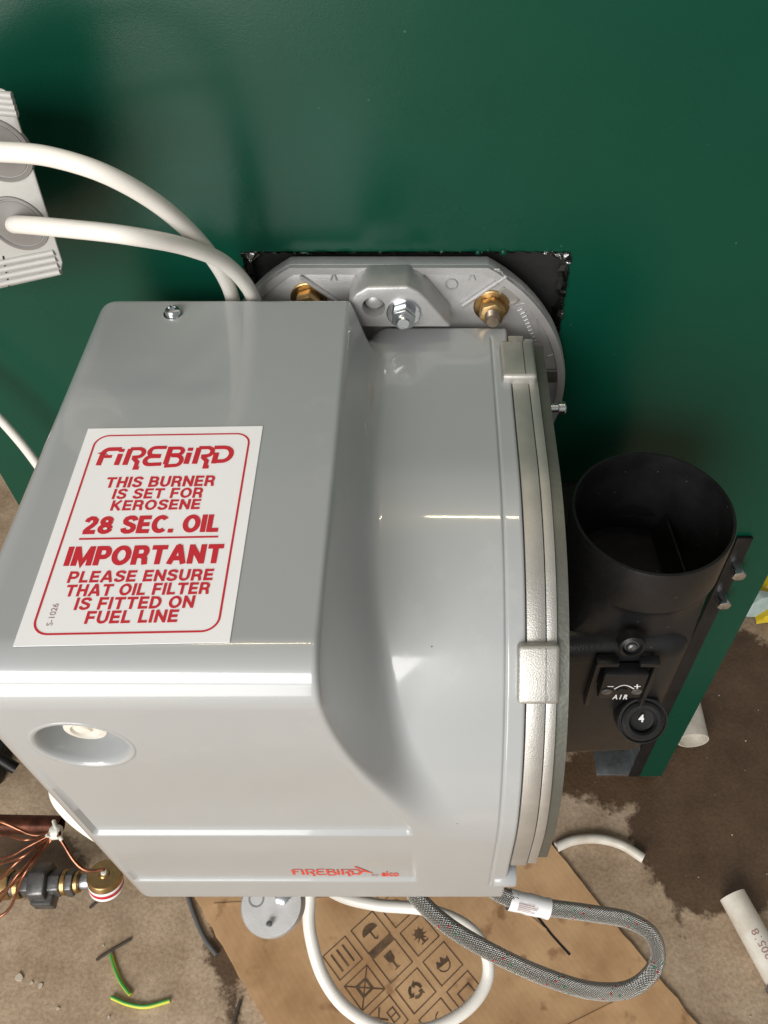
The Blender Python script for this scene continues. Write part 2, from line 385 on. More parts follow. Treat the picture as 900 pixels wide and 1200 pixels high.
def arc2(cx, cy, rx, ry, a0, a1, n=10):
    return [(cx + rx * math.cos(R(a0 + (a1 - a0) * k / n)), cy + ry * math.sin(R(a0 + (a1 - a0) * k / n))) for k in range(n + 1)]
def flat_mesh(name, strokes, fn, polys=()):
    """strokes: (pts, width, closed); polys: lists of 2D points; fn maps 2D->3D"""
    verts, faces = [], []
    for i, (pts, wd, cl) in enumerate(strokes):
        V, F = ribbon(pts, wd, cl); b = len(verts); verts += [fn(p[0], p[1], i * 4e-6) for p in V]; faces += [[b + k for k in f] for f in F]
    for i, pl in enumerate(polys):
        b = len(verts); verts += [fn(p[0], p[1], (i + len(strokes)) * 4e-6) for p in pl]; faces.append([b + k for k in range(len(pl))])
    me = bpy.data.meshes.new(name); me.from_pydata(verts, [], faces); me.update(); return me
_dg = None
def text_mesh(name, body, bold=0.02, fn=None, x0=0, x1=1, y0=0, y1=1, shear=0.0):
    """built-in font fitted to the box x0..x1, y0..y1 of the mapping fn(x, y)"""
    cu = bpy.data.curves.new('txt', 'FONT'); cu.body = body; cu.offset = bold; cu.resolution_u = 4
    o = bpy.data.objects.new('txt', cu); col.objects.link(o)
    bpy.context.view_layer.update()
    me = bpy.data.meshes.new_from_object(o.evaluated_get(bpy.context.evaluated_depsgraph_get()))
    bpy.data.objects.remove(o); bpy.data.curves.remove(cu)
    c = np.array([v.co[:2] for v in me.vertices]); lo, hi = c.min(0), c.max(0)
    for v, (x, y) in zip(me.vertices, c):
        sx = (x - lo[0]) / (hi[0] - lo[0]); sy = (y - lo[1]) / (hi[1] - lo[1])
        X = x0 + (x1 - x0) * sx + shear * (sy - .5) * (y1 - y0); v.co = fn(X, y0 + (y1 - y0) * sy, 0)
    me.name = name; me.update(); return me
GLY = {
 'T': (.86, [[(0, .88), (.86, .88)], [(.43, .8), (.43, 0)]]), 'H': (.86, [[(.13, 0), (.13, 1)], [(.73, 0), (.73, 1)], [(.13, .5), (.73, .5)]]),
 'I': (.26, [[(.13, 0), (.13, 1)]]), 'N': (.9, [[(.13, 0), (.13, 1)], [(.77, 0), (.77, 1)], [(.12, .93), (.78, .07)]]),
 'M': (1.08, [[(.13, 0), (.13, 1)], [(.95, 0), (.95, 1)], [(.14, .95), (.54, .12), (.94, .95)]]),
 'E': (.76, [[(.13, 0), (.13, 1)], [(.13, .89), (.74, .89)], [(.13, .5), (.7, .5)], [(.13, .11), (.76, .11)]]),
 'F': (.74, [[(.13, 0), (.13, 1)], [(.13, .89), (.74, .89)], [(.13, .48), (.68, .48)]]), 'L': (.70, [[(.13, 0), (.13, 1)], [(.13, .11), (.70, .11)]]),
 'K': (.88, [[(.13, 0), (.13, 1)], [(.2, .42), (.76, .98)], [(.34, .54), (.80, .02)]]),
 'A': (.98, [[(.10, 0), (.46, .97)], [(.88, 0), (.52, .97)], [(.24, .3), (.74, .3)], [(.40, .92), (.58, .92)]]),
 'P': (.82, [[(.13, 0), (.13, 1)], [(.13, .89), (.5, .89)] + [(.5 + .2 * math.cos(R(a)), .66 + .23 * math.sin(R(a))) for a in (70, 40, 10, -10, -40, -70)] + [(.5, .43), (.13, .43)]]),
 'R': (.88, [[(.13, 0), (.13, 1)], [(.13, .89), (.52, .89)] + [(.52 + .2 * math.cos(R(a)), .67 + .22 * math.sin(R(a))) for a in (70, 40, 10, -10, -40, -70)] + [(.52, .45), (.13, .45)], [(.54, .45), (.68, .32), (.74, 0)]]),
 'B': (.86, [[(.13, 0), (.13, 1)], [(.13, .89), (.52, .89)] + [(.52 + .17 * math.cos(R(a)), .71 + .18 * math.sin(R(a))) for a in (70, 30, 0, -30, -70)] + [(.52, .52), (.13, .52)], [(.5, .52)] + [(.53 + .2 * math.cos(R(a)), .31 + .2 * math.sin(R(a))) for a in (70, 30, 0, -30, -70)] + [(.53, .11), (.13, .11)]]),
 'D': (.92, [[(.13, 0), (.13, 1)], [(.13, .89), (.42, .89)] + [(.42 + .37 * math.cos(R(a)), .5 + .39 * math.sin(R(a))) for a in (70, 45, 20, 0, -20, -45, -70)] + [(.42, .11), (.13, .11)]]),
 'O': (1.0, [[(.5 + .38 * math.cos(R(a)), .5 + .4 * math.sin(R(a))) for a in range(0, 365, 18)]]),
 'C': (.94, [[(.5 + .38 * math.cos(R(a)), .5 + .4 * math.sin(R(a))) for a in range(42, 322, 17)]]),
 'U': (.88, [[(.13, 1), (.13, .4)] + [(.44 + .31 * math.cos(R(a)), .38 + .28 * math.sin(R(a))) for a in range(195, 350, 15)] + [(.75, .4), (.75, 1)]]),
 'S': (.84, [[(.75, .72), (.70, .83), (.56, .90), (.36, .90), (.19, .84), (.14, .73), (.18, .62), (.32, .55), (.54, .48), (.68, .41), (.72, .28), (.66, .16), (.50, .10), (.30, .10), (.15, .17), (.10, .30)]]),
 '2': (.82, [[(.14, .68), (.2, .82), (.36, .90), (.54, .88), (.67, .78), (.66, .62), (.52, .46), (.3, .30), (.16, .12)], [(.06, .11), (.80, .11)]]),
 '8': (.84, [[(.42 + .25 * math.cos(R(a)), .71 + .18 * math.sin(R(a))) for a in range(0, 365, 24)], [(.42 + .30 * math.cos(R(a)), .29 + .19 * math.sin(R(a))) for a in range(0, 365, 24)]]),
 '.': (.26, [[(.13, 0), (.13, .22)]]), ' ': (.34, [])}
def word(body, t=.24, gap=.12):
    S, x = [], 0.0
    for ch in body:
        wd, st = GLY[ch]
        for p in st: S.append(([(q[0] + x, q[1]) for q in p], t, False))
        x += wd + gap
    return S, x - gap
def fit_word(body, x0, x1, y0, y1, shear, t=.24):
    S, W = word(body, t); k = y1 - y0; out = []
    sx = (x1 - x0) / W
    for pts, wd, cl in S:
        out.append(([(x0 + sx * p[0] + shear * (p[1] - .5) * k, y0 + k * p[1]) for p in pts], wd * (k * .55 + sx * .45), cl))
    return out
def logo_strokes():
    """heavy rounded capitals, height 1, returns strokes and total width"""
    t = 0.26; S = []; x = 0.0
    def add(pts, cl=False, wd=t): S.append(([(p[0] + x, p[1]) for p in pts], wd, cl))
    def F_(): add([(0.13, 0.0), (0.13, 0.62)] + arc2(0.40, 0.62, 0.27, 0.27, 180, 90, 5) + [(0.95, 0.89)]); add([(0.13, 0.48), (0.62, 0.48)], wd=.2)
    def I_(): add([(0.13, 0.0), (0.13, 0.62)]); add([(0.13, 0.72), (0.13, 0.90)])
    def R_(): add([(0.13, 0.0), (0.13, 0.89)]); add([(0.13, 0.89), (0.62, 0.89)] + arc2(0.62, 0.65, 0.22, 0.22, 80, -80, 6) + [(0.35, 0.41)], wd=.22); add([(0.42, 0.38), (0.68, 0.15), (0.68, -0.18), (0.86, -0.18)], wd=.22)
    def E_(): add([(0.95, 0.94), (0.5, 0.94)] + arc2(0.42, 0.71, 0.23, 0.23, 90, 250, 7) + [(0.80, 0.48)], wd=.22); add([(0.80, 0.44), (0.45, 0.44)] + arc2(0.38, 0.22, 0.27, 0.22, 100, 270, 7) + [(0.95, 0.02)], wd=.23)
    def B_(): add([(0.13, 0.0), (0.13, 0.89)]); add([(0.0, 0.89), (0.58, 0.89)] + arc2(0.58, 0.70, 0.19, 0.18, 80, -80, 6) + [(0.2, 0.51)], wd=.21); add([(0.3, 0.47), (0.62, 0.45)] + arc2(0.62, 0.18, 0.22, 0.25, 80, -80, 6) + [(0.1, -0.10)], wd=.22)
    def D_(): add([(0.13, 0.0), (0.13, 0.60)]); add([(-0.05, 0.89), (0.45, 0.89)] + arc2(0.48, 0.50, 0.38, 0.38, 82, -82, 9) + [(0.13, 0.11)], wd=.24)
    for f, wd in ((F_, 0.86), (I_, 0.40), (R_, 0.92), (E_, 1.02), (B_, 0.98), (I_, 0.40), (R_, 0.92), (D_, 0.98)):
        f(); x += wd
    return S, x
def fit(strokes, W, x0, x1, y0, y1, shear=0.0):
    out = []
    for pts, wd, cl in strokes:
        k = (y1 - y0)
        out.append(([(x0 + (x1 - x0) * p[0] / W + shear * p[1] * k, y0 + k * p[1]) for p in pts], wd * (k + (x1 - x0) / W) / 2 * 0.9, cl))
    return out

# ================================================================== SETTING
bm = bmesh.new()
vsq = [bm.verts.new(p) for p in ((-4, -3, FZ), (4, -3, FZ), (4, 4, FZ), (-4, 4, FZ))]; bm.faces.new(vsq)
link('floor', bm_mesh('floor', bm), M['floor'], kind='structure')

# ================================================================== BOILER
YP = 0.425
boiler = empty('boiler', (-0.015, YP, FZ), 'dark green boiler casing with black-lined cut-out behind the grey burner', 'boiler')
def child(name, me, material, parent, **k):
    o = link(name, me, material, parent, **k)
    r = parent
    while r is not None:
        o.matrix_parent_inverse = Matrix.Translation(-_wloc(parent)); break
    return o
def _wloc(o):
    v = Vector(o.location)
    return v if o.parent is None else Vector((0, 0, 0)) + (_wloc(o.parent) + (o.matrix_parent_inverse.to_translation() + v))
XL, XR, ZTOP = -0.325, 0.295, 0.905
CXL, CXR, CZ0, CZ1 = -0.109, 0.0805, 0.50, 0.7275
OX0, OX1, OZ = -0.293, 0.263, 0.458
TH = 0.0022
bm = bmesh.new()
def slab(x0, x1, z0, z1, y0=YP, th=TH): prism(bm, [(x0, y0, z0), (x1, y0, z0), (x1, y0, z1), (x0, y0, z1)], (0, th, 0))
# sheet around both openings, as one welded plate
xs = [XL, OX0, CXL, CXR, OX1, XR]; zs = [FZ + .012, OZ, CZ0, CZ1, ZTOP]
grid = {}
for j, z in enumerate(zs):
    for i, x in enumerate(xs): grid[i, j] = bm.verts.new((x, YP, z))
for j in range(len(zs) - 1):
    for i in range(len(xs) - 1):
        if j == 0 and 1 <= i <= 3: continue
        if j == 2 and i == 2: continue
        bm.faces.new((grid[i, j], grid[i + 1, j], grid[i + 1, j + 1], grid[i, j + 1]))
r = bmesh.ops.extrude_face_region(bm, geom=list(bm.faces))
bmesh.ops.translate(bm, verts=[g for g in r['geom'] if isinstance(g, bmesh.types.BMVert)], vec=(0, TH, 0))
bmesh.ops.recalc_face_normals(bm, faces=bm.faces)
edges = [e for e in bm.edges if len(e.link_faces) == 2 and e.calc_face_angle() > 0.5]
bmesh.ops.bevel(bm, geom=edges, offset=0.0008, segments=2, affect='EDGES')
child('front_panel', bm_mesh('front_panel', bm), M['green'], boiler)
# side and top returns
for nm, lo, hi in (('side_panel', (XL, YP + TH + .0005, FZ + .012), (XL + .0022, 1.05, ZTOP)), ('side_panel', (XR - .0022, YP + TH + .0005, FZ + .012), (XR, 1.05, ZTOP)),
                   ('top_panel', (XL + .003, YP + TH + .0005, ZTOP - .003), (XR - .003, 1.05, ZTOP - .0005))):
    bm = bmesh.new(); box(bm, lo, hi, .0006); child(nm, bm_mesh(nm, bm), M['green'], boiler)
bm = bmesh.new(); box(bm, (OX1 - .012, YP - .004, FZ + .02), (OX1 + .0015, YP - .0006, OZ + .006), .0012)
child('rubber_seal', bm_mesh('rubber_seal', bm), M['black'], boiler)
bm = bmesh.new(); box(bm, (OX0, .60, FZ + .02), (OX1, .61, OZ + .05)); child('inner_bulkhead', bm_mesh('inner_bulkhead', bm), M['dark_gap'], boiler)
bm = bmesh.new(); box(bm, (CXL - .02, YP + .011, CZ0 - .03), (CXR + .02, YP + .03, CZ1 + .02)); child('insulation', bm_mesh('insulation', bm), M['black_matt'], boiler)
# crinkled foil round the cut-out
def foil(pts, n, wd):
    bm = bmesh.new(); rows = []
    for k in range(n + 1):
        t = k / n * (len(pts) - 1); i = min(int(t), len(pts) - 2); p = Vector(pts[i]).lerp(Vector(pts[i + 1]), t - i)
        j = lambda a: random.uniform(-a, a)
        inward = (Vector((-.015, 0, .6)) - p); inward.y = 0; inward.normalize()
        rows.append([bm.verts.new(p + Vector((j(.0008), -.0018 + j(.0006), j(.0008))) - inward * .0008),
                     bm.verts.new(p + inward * (wd * .4 + j(.001)) + Vector((0, .002 + j(.0016), 0))),
                     bm.verts.new(p + inward * (wd * random.uniform(.5, 1.25)) + Vector((0, .007 + j(.002), 0)))])
    for a, b in zip(rows, rows[1:]):
        for q in range(2): bm.faces.new((a[q], b[q], b[q + 1], a[q + 1]))
    return bm_mesh('foil_edge', bm, 12)
for pts, n, wd in (([(CXL, YP, CZ1), (CXR, YP, CZ1)], 90, .0028), ([(CXR, YP, CZ1), (CXR, YP, .66)], 44, .006), ([(CXL, YP, CZ1), (CXL, YP, .68)], 30, .005)):
    child('foil_edge', foil(pts, n, wd), M['foil'], boiler)
for u, sgn in ((667, -1), (285, 1)):                      # folded foil tabs in the corners
    bm = bmesh.new(); c = Vector((CXR if sgn < 0 else CXL, YP + .002, CZ1)); g = []
    for i in range(5):
        g.append([bm.verts.new(c + Vector((sgn * .016 * i / 4 * (1 - j / 4), .006 * (i + j) / 8 + random.uniform(-.0015, .0015), -.013 * j / 4))) for j in range(5)])
    for i in range(4):
        for j in range(4): bm.faces.new((g[i][j], g[i + 1][j], g[i + 1][j + 1], g[i][j + 1]))
    child('foil_tab', bm_mesh('foil_tab', bm, 10), M['foil'], boiler)
bm = bmesh.new(); p = FL(725, 903); box(bm, (p.x - .03, YP + .006, FZ), (p.x + .022, YP + .05, FZ + .003), .0006); box(bm, (p.x + .0165, YP + .006, FZ + .003), (p.x + .019, YP + .05, FZ + .06), .0006)
child('foot_bracket', bm_mesh('foot_bracket', bm), M['galv'], boiler)
for (u, v) in ((845, 697), (862, 662)):
    p = PY(u, v, YP - .004); bm = bmesh.new(); hexnut(bm, p + Vector((0, .003, 0)), (0, -1, 0), .0062, .016); child('casing_bolt', bm_mesh('casing_bolt', bm), M['zinc'], boiler)
for u, v, r_ in ((590, 295.5, .0022), (560, 296, .0017), (572, 293, .001)):   # water beads above the cut-out
    p = PY(u, v, YP); bm = bmesh.new(); lathe(bm, p, (0, -1, 0), [(r_, 0), (r_ * .85, r_ * .35), (r_ * .45, r_ * .6), (0, r_ * .68)], 14)
    child('paint_bead', bm_mesh('paint_bead', bm, 80), M['green'], boiler)

# ================================================================== BURNER
burner = empty('oil_burner', (-0.07, 0.28, 0.44), 'glossy grey pressure jet oil burner with white and red label, bolted to green boiler', 'burner')
ZT, YF, YB, ZB = 0.72, 0.1505, 0.391, 0.442
def rounded_loop(pts, step=0.0012):
    """closed polygon [(y,z,r)] with rounded corners, sampled"""
    n = len(pts); out = []
    for i in range(n):
        a, p, b = (np.array(pts[(i + k) % n][:2]) for k in (-1, 0, 1)); r_ = pts[i][2]
        d1 = (a - p) / np.linalg.norm(a - p); d2 = (b - p) / np.linalg.norm(b - p)
        cosang = np.clip(d1 @ d2, -1, 1); half = math.acos(cosang) / 2
        tl = r_ / math.tan(half); c = p + (d1 + d2) / np.linalg.norm(d1 + d2) * (r_ / math.sin(half))
        s0, s1 = p + d1 * tl, p + d2 * tl
        a0 = math.atan2(*(s0 - c)[::-1]); a1 = math.atan2(*(s1 - c)[::-1]); da = (a1 - a0 + math.pi) % (2 * math.pi) - math.pi
        k = max(4, int(abs(da) * r_ / step * 1.6))
        out.append(np.array([c + r_ * np.array([math.cos(a0 + da * q / k), math.sin(a0 + da * q / k)]) for q in range(k + 1)]))
    loop = []
    for i in range(n):
        loop.append(out[i]); p, q = out[i][-1], out[(i + 1) % n][0]; d = np.linalg.norm(q - p); k = int(d / step)
        if k > 1: loop.append(np.array([p + (q - p) * t / k for t in range(1, k)]))
    return np.concatenate(loop)
profA = rounded_loop([(YB, ZB, .004), (YB, ZT, .0035), (YF, ZT, .021), (YF, ZB, .004)])
profB = rounded_loop([(.404, ZB, .004), (.404, .6905, .002), (YF, .6905, .1465), (YF, ZB, .004)], .0006)
CY, CZ_ = 0.29, 0.56
def polar(P): d = P - np.array([CY, CZ_]); return np.arctan2(d[:, 1], d[:, 0]), np.hypot(d[:, 0], d[:, 1])
tA, rA = polar(profA); tB, rB = polar(profB)
o_ = np.argsort(tB); rBi = np.interp(tA, tB[o_], rB[o_], period=2 * math.pi)
unit = np.stack([np.cos(tA), np.sin(tA)], 1)
A2 = profA; B2 = np.array([CY, CZ_]) + unit * rBi[:, None]
front = (A2[:, 0] < 0.24) & (A2[:, 1] > ZB + .001)
ramp = np.where((A2[:, 0] < YF + .03), np.clip((.688 - A2[:, 1]) / (.688 - .58), 0, 1.5), 0)
phi = np.degrees(np.arctan2(CY - A2[:, 0], A2[:, 1] - CZ_)); _pg = np.arange(-120, 180, .5)
def _table(ks, vs_, sig=5.0):
    y_ = np.interp(_pg, ks, vs_); g = np.exp(-(np.arange(-40, 41) * .5 / sig) ** 2 / 2); g /= g.sum()
    return np.interp(phi, _pg, np.convolve(np.pad(y_, 40, mode='edge'), g, 'valid'))
xo = _table((-120, 45, 48.7, 57.5, 68, 81.9, 95, 107, 180), (-.045, -.041, -.039, -.032, -.021, -.0065, .004, .010, .010), 4.0)
xe = _table((-120, -20, 0, 30, 49, 61.5, 77.7, 94, 107, 180), (-.024, -.024, -.0245, -.0235, -.0175, -.0095, .009, .0280, .0332, .0332))
Wd = np.maximum(xe - xo, .012)
XLc, XRc, RL = -.188, .045, .013
xcols = [('x', x) for x in np.concatenate([np.arange(XLc + RL, .0335, .0011), np.arange(.0335, .0375, .0004), np.arange(.0376, XRc - .0015, .0011)])]
def inset(P, d):                                     # offset a loop along its inward normal
    t = np.roll(P, -1, 0) - np.roll(P, 1, 0); t /= np.linalg.norm(t, axis=1)[:, None]
    nrm = np.stack([-t[:, 1], t[:, 0]], 1); nrm *= np.sign(np.sum(nrm * (np.array([CY, CZ_]) - P), 1))[:, None]
    q = P + nrm * d; lo, hi = P.min(0) + d, P.max(0) - d; return np.clip(q, lo, hi)
cols3 = []
cols3.append(np.column_stack([np.full(len(A2), XLc), inset(A2, RL) * .0 + np.array([CY, CZ_])]))
for k in (0.3, 0.7): cols3.append(np.column_stack([np.full(len(A2), XLc), np.array([CY, CZ_]) + (inset(A2, RL) - np.array([CY, CZ_])) * k]))
for k in range(0, 9):
    ph = k / 9 * math.pi / 2; cols3.append(np.column_stack([np.full(len(A2), XLc + RL * (1 - math.sin(ph))), inset(A2, RL * (1 - math.sin(math.pi / 2 - (math.pi / 2 - ph)) ) if False else RL * (1 - math.sin(ph + 0.0)))]))
# proper quarter-round: side wall -> face
cols3 = cols3[:3]
for k in range(0, 10):
    ph = k / 10 * math.pi / 2
    cols3.append(np.column_stack([np.full(len(A2), XLc + RL * (1 - math.cos(ph))), inset(A2, RL * (1 - math.sin(ph)))]))
def surf(x):
    d = (x - (xo - .004)) / (Wd + .004); t = np.clip(d, 0, 1)
    e = .24; ts = (np.sqrt(t * t + e * e) - e) / (math.sqrt(1 + e * e) - e)
    f = 1 - (1 - ts) ** 2.3; f = np.where(d <= 0, 0, f)
    P = A2 + (B2 - A2) * f[:, None]
    P = P.copy()
    # groove beside the clamp rim
    g = .0011 * math.exp(-((x - .0355) / .0006) ** 2)
    if g > 1e-5: P += (np.array([CY, CZ_]) - P) / np.linalg.norm(P - np.array([CY, CZ_]), axis=1)[:, None] * g * ((P[:, 1] > .47) & (P[:, 0] < .395))[:, None]
    fr = (P[:, 0] < YF + .006) & (P[:, 1] > ZB + .004)
    z = P[:, 1]
    # front relief: two recessed fields whose lower edges step out
    sm = lambda q: np.clip(q, 0, 1) ** 2 * (3 - 2 * np.clip(q, 0, 1))
    xb_ = np.minimum(-.0095, -.049 + .038 * np.clip((.690 - z) / .108, 0, 1.2) - .004); mx1 = sm((xb_ - x) / .0026)
    mx2 = sm((-.0085 - x) / .0018)
    rec1 = sm((z - .5565) / .0022) * (1 - sm((z - .585) / .085)) * mx1
    rec2 = sm((z - .4765) / .0022) * (1 - sm((z - .486) / .052)) * mx2
    P[:, 0] += np.where(fr, .0026 * rec1 + .0018 * rec2, 0)
    return P
for _, x in xcols: cols3.append(np.column_stack([np.full(len(A2), x), surf(x)]))
last = surf(XRc - .0015)
for k in range(0, 5):
    ph = k / 4 * math.pi / 2; cols3.append(np.column_stack([np.full(len(A2), XRc - .0015 + .0015 * math.sin(ph)), inset(last, .0015 * (1 - math.cos(ph)))]))
for s_ in (.7, .3, 0.0): cols3.append(np.column_stack([np.full(len(A2), XRc), np.array([CY, CZ_]) + (inset(last, .0015) - np.array([CY, CZ_])) * s_]))
G = np.array(cols3); nc, nr = G.shape[:2]
idx = np.arange(nc * nr).reshape(nc, nr)
a = idx[:-1, :]; b = idx[1:, :]
F = np.stack([a, b, np.roll(b, -1, 1), np.roll(a, -1, 1)], -1).reshape(-1, 4)
me = bpy.data.meshes.new('cover'); me.from_pydata(G.reshape(-1, 3).tolist(), [], F.tolist()); me.update()
WX, WZ = -.1476, .6665
bm = bmesh.new(); bm.from_mesh(me)
bmesh.ops.delete(bm, geom=[f for f in bm.faces if f.calc_center_median().y < YF + .02 and math.hypot(f.calc_center_median().x - WX, f.calc_center_median().z - WZ) < .0207], context='FACES')
bmesh.ops.remove_doubles(bm, verts=bm.verts, dist=1e-6); bmesh.ops.recalc_face_normals(bm, faces=bm.faces)
bm.to_mesh(me); bm.free(); me.polygons.foreach_set('use_smooth', [True] * len(me.polygons)); sharp(me, 50)
cover = child('cover', me, M['cover'], burner, label='glossy grey plastic burner cover with raised hood')
def pan_screw(loc, axis, r_, h, parent, name, m):
    bm = bmesh.new(); lathe(bm, loc, axis, [(r_ * 1.25, 0), (r_ * 1.25, h * .12), (r_ * 1.02, h * .16), (r_, h * .5), (r_ * .8, h * .82), (r_ * .5, h), (r_ * .46, h * .72), (0, h * .66)], 28)
    return child(name, bm_mesh(name, bm), m, parent)
p = PZ(203, 368, ZT); p.y = min(p.y, YB - .006); pan_screw(p, (0, 0, 1), .0042, .0042, cover, 'cover_screw', M['zinc'])
bm = bmesh.new(); lathe(bm, (WX, YF, WZ), (0, -1, 0), [(.0224, -.0005), (.0220, .0001), (.0210, .0003), (.0200, .0001), (.0190, -.0008), (.0182, -.003), (.0168, -.010), (.0150, -.0165), (.013, -.018), (0, -.0182)], 72)
child('button_well', bm_mesh('button_well', bm, 70), M['cover'], cover)
bm = bmesh.new(); lathe(bm, (WX + .001, YF + .0128, WZ + .004), (0, -1, 0), [(0, -.006), (.0098, -.006), (.0098, .006), (.0088, .0075), (.006, .008), (.0055, .0068), (.003, .0068), (.0026, .008), (0, .0083)], 36)
child('reset_button', bm_mesh('reset_button', bm), M['button'], cover)
# front logo, printed
yl = YF + .0024
def on_front(x, z, dz):
    f_ = np.interp(z, *REC2); return Vector((x, YF + f_ - .0002 - dz, z))
_zz = np.linspace(ZB + .005, .56, 400); _sm = lambda q: np.clip(q, 0, 1) ** 2 * (3 - 2 * np.clip(q, 0, 1))
REC2 = (_zz, .0018 * _sm((_zz - .4765) / .0022) * (1 - _sm((_zz - .486) / .052)))
pa, pb = PY(343, 1028.5, YF), PY(424, 1028.5, YF); pt = PY(343, 1021.5, YF)
S, W = logo_strokes(); zb, zt = pa.z, pt.z
st = [(p_, w_ * .72, c_) for p_, w_, c_ in fit(S, W, pa.x, pb.x, zb, zt, 0.0)]
hx = pb.x
st += [([(hx - .003, zt + (zt - zb) * .45), (hx + .0045, zb + (zt - zb) * .45)], .0016, False), ([(hx - .002, zb), (hx + .001, zb + (zt - zb) * .6), (hx + .0065, zb + (zt - zb) * .35)], .0012, False)]
child('front_logo', flat_mesh('front_logo', st, on_front), M['red2'], cover, smooth=False)
q0, q1 = PY(447, 1030.5, YF), PY(467, 1024.5, YF)
child('front_lettering', text_mesh('front_lettering', 'elco', .03, on_front, q0.x, q1.x, q0.z, q1.z), M['red2'], cover, smooth=False)
q0, q1 = PY(436, 1031, YF), PY(444, 1027, YF)
child('front_lettering', text_mesh('front_lettering', 'by', .0, on_front, q0.x, q1.x, q0.z, q1.z), M['greyprint'], cover, smooth=False)
# lug at the lower right corner
lc = PY(590, 1034, YF); bm = bmesh.new()
lathe(bm, (lc.x - .006, YF + .006, lc.z), (1, 0, 0), [(0, 0), (.0078, 0), (.0085, .001), (.0085, .0125), (.0078, .0135), (.004, .0135), (.0035, .009), (0, .009)], 24)
child('hinge_lug', bm_mesh('hinge_lug', bm), M['cover'], cover)

# ---- label on the hood
TL, TR, BR, BL = (PZ(u, v, ZT) for u, v in ((100, 503), (306, 500), (272, 753), (20, 758)))
ex = ((TR - TL) + (BR - BL)).normalized(); ey = Vector((-ex.y, ex.x, 0)); cen = (TL + TR + BR + BL) / 4
sw = ((TR - TL).length + (BR - BL).length) / 4; sh = ((TL - BL).length + (TR - BR).length) / 4
def loc2(u, v): d = PZ(u, v, ZT) - cen; return d.dot(ex), d.dot(ey)
def on_label(x, y, dz): return cen + ex * x + ey * y + Vector((0, 0, .00052 + dz))
bm = bmesh.new(); prism(bm, [cen + ex * (sx * sw) + ey * (sy * sh) + Vector((0, 0, .0001)) for sx, sy in ((-1, -1), (1, -1), (1, 1), (-1, 1))], (0, 0, .0003))
sticker = child('label_sticker', bm_mesh('label_sticker', bm), M['paper'], burner, label='white rectangular label with red lettering and rounded red border')
bx, by = sw * .87, sh * .915; rc = .0065
rr = arc2(bx - rc, by - rc, rc, rc, 0, 90, 8) + arc2(-bx + rc, by - rc, rc, rc, 90, 180, 8) + arc2(-bx + rc, -by + rc, rc, rc, 180, 270, 8) + arc2(bx - rc, -by + rc, rc, rc, 270, 360, 8)
child('border_line', flat_mesh('border_line', [(rr, .0009, True)], on_label), M['red'], sticker, smooth=False)
def row(u0, u1, vt, vb):
    um, vm = (u0 + u1) / 2, (vt + vb) / 2
    xl, _ = loc2(u0, vm); xr, _ = loc2(u1, vm); _, yt = loc2(um, vt); _, yb = loc2(um, vb); return xl, xr, yb, yt
xl, xr, yb_, yt = row(116, 273, 524, 545)
child('logo', flat_mesh('logo', fit(S, W, xl, xr, yb_, yt, 0.06), on_label), M['red'], sticker, smooth=False)
for body, box_, bold, sh_ in (('THIS BURNER', (125, 252, 559, 571.5), .215, .03), ('IS SET FOR', (133, 238, 573, 585), .215, .03), ('KEROSENE', (131, 235, 586.5, 598.5), .215, .03),
                         ('28 SEC. OIL', (99, 257, 605, 625.5), .265, .0), ('IMPORTANT', (79, 261, 640, 662.5), .265, .0), ('PLEASE ENSURE', (81, 250, 669, 682.5), .215, .03),
                         ('THAT OIL FILTER', (78, 246, 684.5, 698.5), .215, .03), ('IS FITTED ON', (89, 228, 700, 714.5), .215, .03), ('FUEL LINE', (101, 209, 716, 731), .215, .03)):
    x0, x1, y0, y1 = row(*box_)
    child('lettering', flat_mesh('lettering', fit_word(body, x0, x1, y0, y1, sh_, bold), on_label), M['red'], sticker, smooth=False)
x0, y0 = loc2(93, 632.5); x1, y1 = loc2(256, 629.5)
child('rule_line', flat_mesh('rule_line', [([(x0, y0), (x1, y0)], .001, False)], on_label), M['red'], sticker, smooth=False)
cx, cy = loc2(62, 721)
child('lettering', text_mesh('lettering', 'S-1026', 0, lambda x, y, d: on_label(cx - y, cy + x, d), -.0052, .0052, -.0012, .0012), M['greyprint'], sticker, smooth=False)

# ---- clamp rim and fan housing to the right of the cover
def prof_arc(off, y_start, z_end):
    """open profile following the low side of the cover, shrunk by off"""
    P = inset(profB, max(off, 0)) if off >= 0 else profB + (profB - np.array([CY, CZ_])) / np.linalg.norm(profB - np.array([CY, CZ_]), axis=1)[:, None] * (-off)
    m_ = ((P[:, 1] > z_end) & (P[:, 0] < y_start) & ((P[:, 1] > .60) | (P[:, 0] < .22)) & ~((P[:, 1] < .672) & (P[:, 0] > .30)))
    Q = P[m_]; ang = np.arctan2(Q[:, 1] - CZ_, Q[:, 0] - CY); Q = Q[np.argsort(np.where(ang < -2.5, ang + 2 * math.pi, ang))]; return Q[::4]
def band(x0, x1, off, depth, y_start, z_end, rnd=0.0008):
    Q = prof_arc(off, y_start, z_end); c = np.array([CY, CZ_]); bm = bmesh.new(); rows = []
    for q in Q:
        d = (c - q) / np.linalg.norm(c - q)
        sec = [(x0, depth), (x0, rnd), (x0 + rnd * .3, rnd * .3), (x0 + rnd, 0), (x1 - rnd, 0), (x1 - rnd * .3, rnd * .3), (x1, rnd), (x1, depth)]
        rows.append([bm.verts.new((x, *(q + d * k))) for x, k in sec])
    for a_, b_ in zip(rows, rows[1:]):
        for k in range(8): bm.faces.new((a_[k], b_[k], b_[(k + 1) % 8], a_[(k + 1) % 8]))
    bm.faces.new(rows[0]); bm.faces.new(rows[-1][::-1]); return bm
